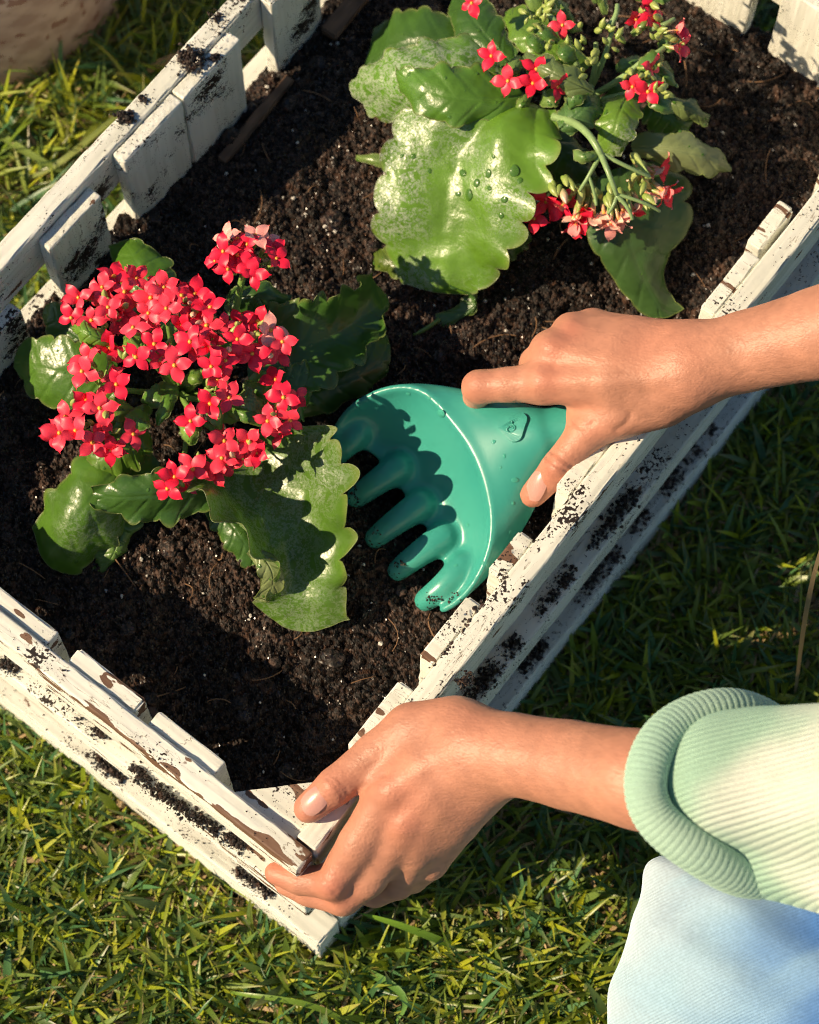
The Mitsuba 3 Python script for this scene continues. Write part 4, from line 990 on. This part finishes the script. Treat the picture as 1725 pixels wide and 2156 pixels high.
# its stem that stands apart towards the far plant
top = (1040, 190)
stem(p1, [(430, 790, .115), (490, 690, .150), (505, 610, .168), (518, 560, .182)], .0022, .0016)
for cx, cy, kind in ((940, 150, 0), (1040, 120, 0), (1050, 205, 0), (960, 225, 0), (1000, 95, 0), (1068, 245, 0), (1165, 180, 0), (1120, 115, 1), (1075, 82, 1), (1150, 140, 0), (905, 190, 0), (1000, 165, 0), (950, 90, 1)):
    x, y = cx / 2, 454 + cy / 2
    pos = at(x, y, .196 - abs(cx - 1030) * .00004 + fr.normal(0, .0015)); hub = at(518, 560, .180)
    n = (pos - hub) / np.linalg.norm(pos - hub) + np.array([-.1, -.2, .55]) + fr.normal(0, .15, 3)
    flower(p1, pos, n, fr.uniform(.84, 1.0), 'petal_pale' if kind else 'petal_red', fold=fr.uniform(-.2, .2))
    n /= np.linalg.norm(n)
    v, f = tube(smooth_path(np.array([hub, (hub + pos - n * .012) / 2, pos - n * .0085]), 6), .0006, 5); add('stem', (v, f), 'stem_skin', p1, smooth=True, color=np.broadcast_to((.24, .33, .08), (len(v), 3)))
for k in range(8):
    bud(p1, at(518 + fr.normal(0, 28), 575 + fr.normal(0, 10), .183 + fr.normal(0, .003)), [fr.normal(0, .5), fr.normal(-.3, .5), .6], fr.uniform(.8, 1.2), 'green')
droplets(p1, [], 9, 51)

# the plant beyond it
p2 = thing('flowering_plant', 'sparser flowering plant with huge leaves painted with pale sun glint beside the far crate end', 'flowering plant')
leaf(p2, [(1120, 212, .172), (1030, 250, .178), (965, 330, .166), (935, 470, .147), (908, 612, .123)], [(1080, 168, .178), (850, 235, .168), (800, 400, .148), (800, 480, .136), (855, 590, .120)], [(1165, 240, .172), (1165, 330, .182), (1120, 430, .172), (1070, 545, .147), (980, 618, .124)], (.105, .225, .020), 8, .10, seed=60, wave=.0026, glint=True, palm=-.0022, nt=110, ns=45, label='very large bright wet leaf with a pale sun glint painted on')
leaf(p2, [(1100, 200, .176), (960, 205, .186), (832, 160, .176)], [(1060, 150, .178), (930, 140, .186), (832, 148, .178)], [(1090, 225, .174), (960, 262, .178), (838, 195, .172)], (.085, .195, .022), 6, .09, seed=61, wave=.002)
leaf(p2, [(1060, 140, .158), (900, 165, .166), (738, 182, .132)], [(1000, 75, .158), (850, 100, .160), (745, 165, .134)], [(1010, 230, .150), (880, 268, .140), (745, 205, .130)], (.10, .225, .024), 7, .10, seed=62, glint=True, wave=.0016, nt=80)
leaf(p2, [(1020, 105, .140), (890, 85, .146), (768, 130, .124)], [(1010, 70, .140), (870, 20, .142), (790, 60, .126)], [(1000, 130, .138), (880, 140, .134), (765, 150, .122)], G2, 7, .09, seed=63)
leaf(p2, [(1075, 130, .160), (1010, 60, .162), (965, -25, .148)], [(1050, 140, .158), (965, 80, .156), (950, 0, .148)], [(1090, 110, .160), (1050, 30, .160), (1000, -25, .150)], G2, 5, .08, seed=64)
leaf(p2, [(1310, 350, .158), (1320, 470, .152), (1350, 570, .138), (1405, 668, .117)], [(1400, 340, .150), (1452, 430, .142), (1412, 540, .132), (1438, 650, .117)], [(1250, 380, .154), (1245, 500, .146), (1290, 590, .130), (1380, 664, .117)], (.052, .115, .030), 3, .10, seed=65, wave=.002, nt=80, label='dark drooping leaf with its tip on the soil')
leaf(p2, [(1330, 310, .162), (1440, 318, .168), (1540, 355, .150)], [(1335, 290, .162), (1440, 282, .166), (1536, 344, .150)], [(1340, 322, .160), (1440, 360, .158), (1538, 362, .149)], (.17, .21, .085), 5, .12, seed=66, label='greyish pale leaf seen from below, pointing to the near side')
leaf(p2, [(1370, 215, .158), (1415, 250, .158), (1440, 300, .148)], [(1400, 205, .158), (1450, 245, .156), (1452, 290, .148)], [(1350, 235, .156), (1375, 280, .150), (1415, 305, .146)], G2, 5, .12, seed=67)
leaf(p2, [(1390, 205, .164), (1440, 225, .166), (1492, 252, .156)], [(1390, 192, .164), (1450, 210, .164), (1494, 244, .156)], [(1385, 220, .162), (1430, 245, .160), (1488, 262, .154)], (.13, .18, .06), 4, .1, seed=68)
leaf(p2, [(1322, 200, .176), (1298, 260, .184), (1286, 328, .170)], [(1350, 215, .176), (1340, 270, .180), (1305, 325, .170)], [(1295, 200, .176), (1258, 270, .178), (1266, 320, .168)], G3, 5, .1, seed=69, glint=True)
leaf(p2, [(1180, 272, .178), (1222, 235, .186), (1258, 198, .178)], [(1172, 250, .178), (1195, 205, .182), (1240, 192, .178)], [(1200, 282, .176), (1250, 262, .180), (1266, 212, .176)], (.075, .16, .045), 5, .1, seed=70)
leaf(p2, [(1250, 195, .190), (1180, 160, .198), (1100, 122, .188)], [(1250, 180, .190), (1190, 135, .196), (1110, 112, .188)], [(1240, 205, .188), (1165, 185, .192), (1098, 134, .186)], (.12, .17, .055), 5, .1, seed=71)
leaf(p2, [(950, 605, .128), (1000, 630, .124), (922, 680, .115)], [(960, 590, .128), (985, 610, .123), (918, 662, .115)], [(1000, 600, .126), (1005, 640, .121), (930, 684, .114)], G2, 4, .06, seed=72)
leaf(p2, [(1010, 540, .124), (1065, 520, .126), (1115, 490, .117)], [(1010, 520, .124), (1060, 490, .126), (1105, 475, .117)], [(1020, 560, .122), (1075, 545, .121), (1122, 505, .116)], G2, 6, .14, seed=73)
leaf(p2, [(880, 560, .124), (830, 555, .124), (783, 540, .116)], [(870, 530, .124), (825, 530, .122), (786, 512, .116)], [(880, 590, .122), (840, 585, .120), (790, 560, .115)], (.09, .14, .02), 4, .06, seed=74)
leaf(p2, [(830, 340, .130), (785, 336, .130), (750, 330, .124)], [(830, 330, .130), (785, 325, .129), (751, 327, .124)], [(830, 352, .129), (785, 347, .127), (750, 334, .123)], (.15, .23, .06), 3, .06, seed=75, nt=30, ns=13)
leaf(p2, [(1230, 150, .170), (1140, 90, .178), (1070, 20, .165)], [(1200, 165, .170), (1100, 110, .174), (1060, 40, .165)], [(1250, 130, .170), (1170, 60, .176), (1100, 10, .166)], G3, 6, .1, seed=76)
leaf(p2, [(1260, 230, .160), (1350, 185, .172), (1412, 140, .160)], [(1250, 210, .160), (1340, 160, .170), (1405, 125, .160)], [(1275, 245, .158), (1365, 205, .166), (1420, 152, .158)], G2, 6, .12, seed=77)
leaf(p2, [(1150, 290, .132), (1200, 340, .136), (1235, 420, .120)], [(1180, 270, .132), (1240, 330, .134), (1262, 410, .120)], [(1130, 310, .130), (1165, 370, .130), (1210, 430, .118)], (.045, .10, .02), 5, .1, seed=78)
for k in range(24):
    cx, cy = fr.uniform(1090, 1390), fr.uniform(-20, 200); b = math.atan2(cy - 140, cx - 1240) + fr.normal(0, .7); L_ = fr.uniform(35, 75); w = fr.uniform(10, 20); z0 = fr.uniform(.165, .195)
    ux, uy = math.cos(b), math.sin(b)
    leaf(p2, [(cx, cy, z0), (cx + ux * L_ * .5, cy + uy * L_ * .5, z0 + .006), (cx + ux * L_, cy + uy * L_, z0)], [(cx - uy * w * .4, cy + ux * w * .4, z0), (cx + ux * L_ * .5 - uy * w, cy + uy * L_ * .5 + ux * w, z0 + .004), (cx + ux * L_ * .96 - uy * 4, cy + uy * L_ * .96 + ux * 4, z0)],
         [(cx + uy * w * .4, cy - ux * w * .4, z0), (cx + ux * L_ * .5 + uy * w, cy + uy * L_ * .5 - ux * w, z0 + .004), (cx + ux * L_ * .96 + uy * 4, cy + uy * L_ * .96 - ux * 4, z0)], (.075, .165, .03) if k % 2 else (.14, .23, .05), 4, .12, seed=90 + k, nt=24, ns=11)
SG = (.22, .33, .13)
stem(p2, [(1165, 246, .176), (1215, 262, .186), (1252, 300, .192), (1268, 330, .190)], .0023, .0017, SG)
stem(p2, [(1240, 370, .186), (1250, 400, .182), (1256, 432, .178)], .0009, .0008, SG)
stem(p2, [(1266, 325, .190), (1288, 380, .190), (1300, 412, .184)], .0016, .0012, SG)
stem(p2, [(1262, 330, .189), (1240, 370, .186), (1222, 400, .180)], .0012, .0009, SG)
stem(p2, [(1270, 325, .190), (1320, 350, .188), (1368, 372, .182)], .0012, .0009, SG)
stem(p2, [(1300, 410, .184), (1292, 432, .182), (1280, 450, .178)], .0010, .0008, SG)
stem(p2, [(1302, 410, .184), (1350, 425, .182), (1390, 445, .176)], .0010, .0008, SG)
stem(p2, [(1298, 412, .184), (1320, 435, .182), (1332, 462, .178)], .0012, .0009, SG)
for a, b in (((1240, 190, .160), (1255, 90, .190)), ((1240, 190, .160), (1290, 60, .192)), ((1250, 200, .160), (1350, 130, .190)), ((1230, 190, .160), (1180, 60, .190)), ((1270, 210, .165), (1370, 180, .186)), ((1230, 200, .165), (1110, 150, .186)), ((1280, 60, .192), (1300, 10, .196)), ((1180, 60, .190), (1140, 20, .194)), ((1370, 60, .188), (1420, 40, .190)), ((1350, 130, .190), (1410, 90, .190))):
    stem(p2, [a, ((a[0] + b[0]) / 2 + 6, (a[1] + b[1]) / 2, (a[2] + b[2]) / 2 + .002), b], .0018, .0012, SG, 9)
leaf(p2, [(1262, 325, .190), (1232, 330, .194), (1208, 322, .190)], [(1258, 320, .190), (1228, 318, .192), (1206, 316, .190)], [(1260, 332, .189), (1228, 342, .190), (1208, 336, .189)], (.16, .26, .07), 3, .1, seed=130, nt=24, ns=11)
# open flowers of the far plant: (x, y, normal, kind)
Z2 = lambda x, y, s=950, o=1.8158: (s * .9079 + x / 2, y / 2)
for x, y, n, kd in ((645, 105, (-.1, -.5, 1), 0), (345, 235, (-.5, -.4, .8), 0), (415, 340, (-.2, -.5, 1), 0), (520, 350, (.0, -.6, 1), 0), (535, 290, (.1, -.4, 1), 0), (625, 365, (.5, -.7, .3), 0), (262, 12, (-.3, -.3, 1), 1), (955, 80, (.1, -.8, .7), 0), (995, 35, (.3, -.2, .9), 0), (1030, 75, (.6, -.2, .6), 0), (1130, 130, (.9, -.1, .4), 0), (1135, 205, (.9, -.4, .3), 0), (1022, 285, (.8, -.3, .5), 0), (940, 365, (-.1, -.6, .9), 0), (1005, 385, (.2, -.7, .8), 0), (535, 800, (-.3, -.6, .8), 0), (575, 850, (-.2, -.8, .5), 0), (525, 920, (-.2, -.6, .8), 0), (655, 840, (-.4, -.8, .4), 0)):
    px, py = Z2(x, y)
    flower(p2, at(px, py, .194 if y < 500 else .160), n, fr.uniform(.85, 1.0), 'petal_red' if fr.random() < .6 else 'petal_coral', fold=fr.uniform(-.1, .3))
forks = [(1222, 400, .180), (1280, 448, .178), (1332, 460, .178), (1388, 445, .176), (1370, 374, .182), (1255, 430, .178)]
for x, y, n, kd in ((690, 920, (-.3, -.9, -.25), 2), (775, 905, (.0, -.9, -.5), 2), (700, 945, (-.2, -.9, -.4), 1), (850, 945, (.0, -.9, -.35), 2), (900, 890, (.25, -.8, -.4), 2), (940, 890, (.3, -.9, -.2), 0), (1000, 820, (.5, -.8, -.4), 2), (1030, 730, (.8, -.5, -.25), 2), (1068, 800, (.8, -.6, -.15), 1), (975, 720, (.5, -.7, -.3), 2), (880, 925, (.2, -.9, -.3), 2),
                    (1060, 712, (.8, -.4, .2), 0), (1080, 822, (.9, -.5, .2), 0), (740, 880, (-.2, -.8, .2), 0), (820, 900, (.1, -.9, .1), 2), (965, 850, (.4, -.8, .0), 2), (640, 870, (-.5, -.7, .2), 0), (720, 915, (-.1, -.9, .2), 0)):
    px, py = Z2(x, y); pos = at(px, py, .164)
    flower(p2, pos, n, fr.uniform(.92, 1.12), ('petal_red', 'petal_coral', 'petal_pale')[kd], fold=fr.uniform(.1, .7))
    n = np.array(n) / np.linalg.norm(n)
    hub = at(*min(forks, key=lambda q: math.hypot(q[0] - px, q[1] - py + 30)))
    mid3 = (hub + pos - n * .016) / 2 + [0, 0, .003]
    v, f = tube(smooth_path(np.array([hub, mid3, pos - n * .0085]), 8), [.0006, .0006, .0007, .0012, .0018, .0020, .0015, .0011], 7)
    cc_ = np.repeat(np.linspace(0, 1, 8), 7); cc_ = np.r_[cc_, 0, 1][:, None]
    add('stem', (v, f), 'stem_skin', p2, smooth=True, color=np.array([.24, .35, .10]) * (1 - cc_) + np.array([.42, .44, .16]) * cc_)
for k in range(34):
    x, y = (fr.uniform(1165, 1235), fr.uniform(380, 415)) if k < 7 else (fr.uniform(1260, 1390), fr.uniform(395, 435)) if k < 16 else (fr.uniform(1120, 1420), fr.uniform(5, 165))
    bud(p2, at(x, y, .178 if k < 16 else .194), [fr.normal(0, .4), fr.normal(-1, .3), .2] if k < 16 else [fr.normal(0, .6), fr.normal(-.6, .5), 1], fr.uniform(.9, 1.5), 'pink' if fr.random() < .15 else 'green')
for cx, cy in ((1125, 40), (1290, 65), (1430 - 30, 70), (1350, 150), (1380, 178), (1220, 95), (1150, 5)):
    for k in range(9):
        bud(p2, at(cx + fr.normal(0, 17), cy + fr.normal(0, 14), .196 + fr.normal(0, .002)), [fr.normal(0, .7), fr.normal(-.1, .7), .8], fr.uniform(.6, 1.2), 'green')
big = []
for V_, N_ in LEAVES[p2][:1]:
    for x, y, R in ((989, 410, .0022), (1005, 387, .0018), (965, 408, .0012), (1030, 365, .0016), (1062, 420, .0019), (1085, 360, .0024), (1058, 455, .0013), (1030, 395, .0012), (870, 330, .0013), (905, 360, .001), (975, 365, .0017), (1095, 380, .0014), (1040, 330, .0012)):
        q = hit(V_, N_, x, y, 9)
        if q is not None: big.append((q[0], q[1], R))
for V_, N_ in LEAVES[p2][9:11]:
    for x, y, R in ((1283, 250, .0026), (1262, 280, .0019), (1276, 290, .0019), (1295, 305, .0024), (1210, 218, .002), (1222, 240, .0024)):
        q = hit(V_, N_, x, y, 7)
        if q is not None: big.append((q[0], q[1], R))
droplets(p2, big, 9, 52)
stem(p2, [(925, 672, .116), (900, 690, .116), (872, 705, .113)], .0012, .0010, (.12, .2, .04))

droplets(fork, FORK_DROPS, 0, 53, col=(.05, .32, .24))
# ------------------------------------------------------------------ loose soil on the rails
cr = np.random.default_rng(77)
def pile(pts, width, height, n, label, size=(.0005, .0013), name='soil_clump'):
    q = smooth_path(np.array(pts), 40) if len(pts) > 1 else np.repeat(np.array(pts), 40, 0)
    k = cr.integers(0, 40, n)
    off = cr.normal(0, 1, (n, 3)) * [width, width, 0]
    g = np.exp(-(off[:, :2] ** 2).sum(1) / (2 * width ** 2))
    z = cr.random(n) ** 1.3 * height * g * np.sin(np.clip(k / 39 * np.pi, .35, np.pi - .35))
    keep = meshkit.noise(np.stack([q[k, 0] * 230, q[k, 1] * 230, 0 * z], -1), int(n)) > .30
    pos = q[k] + off; pos[:, 2] = q[k, 2] + z + .0003
    mb = MB(); sz = size[0] * .6 + (size[1] * 1.25 - size[0] * .6) * cr.random(n) ** 2.4
    crumbs(mb, pos[keep], sz[keep], cr)
    far = cr.integers(0, 40, n // 2); p2_ = q[far] + cr.normal(0, 1, (n // 2, 3)) * [width * 2, width * 2, 0]; crumbs(mb, p2_, cr.uniform(.0002, .0005, n // 2), cr)
    key = add(name, mb.get(), 'soil_skin', smooth=False)
    return tag(key, label, 'soil clump')
ztop = .1802
pile([at(385, 128, ztop), at(408, 122, ztop), at(412, 140, ztop)], .0028, .0075, 420, 'largest crumbly soil clump on top of the far long rail')
pile([at(262, 248, ztop)], .0022, .006, 170, 'soil clump on the far long rail above the joint of two slats')
pile([at(452, 38, ztop), at(470, 45, ztop), at(462, 62, ztop)], .0019, .005, 200, 'soil clump on the far long rail at the top edge of the picture')
pile([at(298, 212, ztop), at(318, 208, ztop)], .0013, .002, 60, 'thin smear of soil beside the second clump on the far long rail')
pile([at(452, 122, ztop - .002)], .0014, .003, 60, 'small soil clump on the inner edge of the far rail')
zl = .0974
pile([at(285, 1620, zl), at(350, 1680, zl), at(415, 1722, zl), at(510, 1785, zl)], .0016, .0050, 900, 'long dark soil pile on the middle rail of the near end')
pile([at(160, 1510, zl), at(215, 1550, zl)], .0016, .0022, 170, 'thin scatter of soil further left on the middle rail of the near end')
pile([at(2, 1392, zl), at(35, 1412, zl)], .0018, .0022, 120, 'soil speckle at the left edge on the middle rail of the near end')
zb = .0474
pile([at(192, 1590, zb), at(225, 1615, zb), at(258, 1640, zb)], .0013, .0030, 240, 'soil pile on the bottom rail of the near end by the left grass')
pile([at(498, 1832, zb), at(535, 1860, zb), at(572, 1885, zb)], .0014, .0032, 280, 'brown soil pile on the bottom rail below the curled fingers')
zs = .0963
def bside(px, py, z, dl, w, hgt, n, label):
    p = at(px, py, z); l, a = crate_xy(p)
    a = .0005 if z > .07 else -.0035
    pile([cw([l - dl, a, z]), cw([l, a, z]), cw([l + dl, a, z])], w, hgt, n, label)
bside(1045, 1400, zs, .016, .0024, .006, 520, 'black soil pile on the middle rail of the near long side')
bside(1170, 1245, zs, .014, .0018, .0035, 240, 'soil scatter on the middle rail near the fork')
bside(1270, 1120, zs, .010, .0018, .0030, 160, 'soil scatter on the middle rail below the thumb')
bside(1310, 1075, zs, .012, .0022, .0042, 260, 'soil heap on the middle rail just below the raised arm')
bside(960, 1475, zs, .010, .0018, .003, 180, 'soil scatter on the middle rail above the lower wrist')
zs = .0453
bside(1270, 1230, zs, .017, .0024, .005, 460, 'big soil heap on the bottom rail of the near long side')
bside(1470, 980, zs, .022, .0024, .005, 480, 'longest soil heap on the bottom rail under the raised arm')
bside(1145, 1400, zs, .009, .0018, .004, 170, 'soil heap on the bottom rail nearest the lower wrist')
bside(1370, 1110, zs, .007, .0018, .003, 110, 'thin soil heap on the bottom rail between two larger ones')
pile([cw([.112, .0095, .1785]), cw([.150, .0105, .1785])], .0009, .0018, 200, 'soil in the joint behind the second near slat')
pile([cw([.165, .0105, .1790]), cw([.188, .0108, .1790])], .0008, .0014, 110, 'soil in the joint behind the chipped near slat')
pile([at(985, 1425, .1803), at(975, 1440, .1803)], .0014, .0022, 90, 'small brown soil lump on top of the near long rail')
pile([at(858, 1495, .1803)], .0013, .0022, 60, 'soil lump on the near long rail by the lower hand')
sm2 = MB()
def sprinkle(l, a, z, n, size=(.0002, .0006)):
    L_, A_ = cr.uniform(*l, n), cr.uniform(*a, n)
    w = meshkit.noise(np.stack([L_ * 60, A_ * 60, 0 * L_], -1), 4) > .45
    crumbs(sm2, cw(np.stack([L_, A_, np.full(n, z)], -1))[w], cr.uniform(*size, n)[w], cr)
sprinkle((.01, LL), (WW - .0195, WW - .001), .1804, 420)
sprinkle((.012, LL), (.001, .018), .1802, 500)
sprinkle((.0, .010), (.0, WW), .1803, 120)
sprinkle((.012, LL), (-.004, .006), .0964, 900); sprinkle((.012, LL), (-.009, .004), .0454, 900)
sprinkle((-.001, .009), (.0, WW), .0974, 420); sprinkle((-.005, .006), (.0, WW), .0474, 300)
add('soil_crumbs', sm2.get(), 'soil_skin', smooth=False)
tag('soil_crumbs', 'fine dark soil crumbs sprinkled over the crate rails', 'soil crumbs', kind='stuff')
# crumbs stuck to the fork and to two leaves
mb = MB()
for x, y in ((905, 1255), (915, 1262), (925, 1258), (950, 1262), (965, 1255), (708, 935), (706, 948), (745, 1040), (752, 1048), (748, 1028), (838, 1190), (850, 1185), (795, 1120)):
    q = hit(FV, FN, x, y, 6)
    if q is not None:
        for k in range(9): crumbs(mb, (q[0] + cr.normal(0, .0012, 3) * [1, 1, .2] + q[1] * .0003)[None], np.array([cr.uniform(.0003, .0009)]), cr)
add('soil_crumbs', mb.get(), 'soil_skin', smooth=False)
tag('soil_crumbs_001', 'wet soil crumbs stuck to the tines of the teal fork', 'soil crumbs', kind='stuff')

# ------------------------------------------------------------------ the terracotta pot in the far left corner
def terra(p, n, uv):
    g = fbm(p.x * 70, p.y * 70, p.z * 70, 4)
    c = mix((0.36, 0.23, 0.19), (0.52, 0.38, 0.32), smoothstep(0.3, 0.7, g))
    return mix(c, (0.18, 0.06, 0.035), smoothstep(0.62, 0.70, fbm(p.x * 150 + 3 + fbm(p.z * 90, p.x * 90, p.y * 90) * 2, p.y * 150, p.z * 110, 2)) * 0.7)
scene['terracotta'] = two({'type': 'bumpmap', 'arbitrary': mikit.proc(lambda p, n, uv: fbm(p.x * 400, p.y * 400, p.z * 400, 3) * 0.0008, 3e-4), 'scale': 1.0, 'bsdf': {'type': 'principled', 'base_color': mikit.proc(terra), 'roughness': 0.85}})
pa, pb = at(0, 205, 0), at(262, 0, 0)
R0 = .085; c = pb - pa; nrm_ = np.array([-c[1], c[0], 0]) / np.linalg.norm(c)
ctr_ = (pa + pb) / 2 + nrm_ * math.sqrt(R0 ** 2 - (c @ c) / 4)
prof = np.array([(.0, .002), (R0 - .004, .0), (R0, .004), (.092, .06), (.099, .118), (.099, .120), (.108, .121), (.110, .125), (.112, .150), (.109, .153), (.100, .153), (.096, .145), (.088, .07), (.080, .03), (.0, .03)])
pot = trimesh.creation.revolve(prof, sections=96)
pv = np.array(pot.vertices) + ctr_
pv[:, :2] += (np.stack([meshkit.noise(pv * 40), meshkit.noise(pv * 40 + 9)], 1) - .5) * .002
key = add('flower_pot', (pv, np.array(pot.faces)), 'terracotta', smooth=40)
tag(key, 'weathered terracotta flower pot on the grass in the far left corner', 'flower pot')
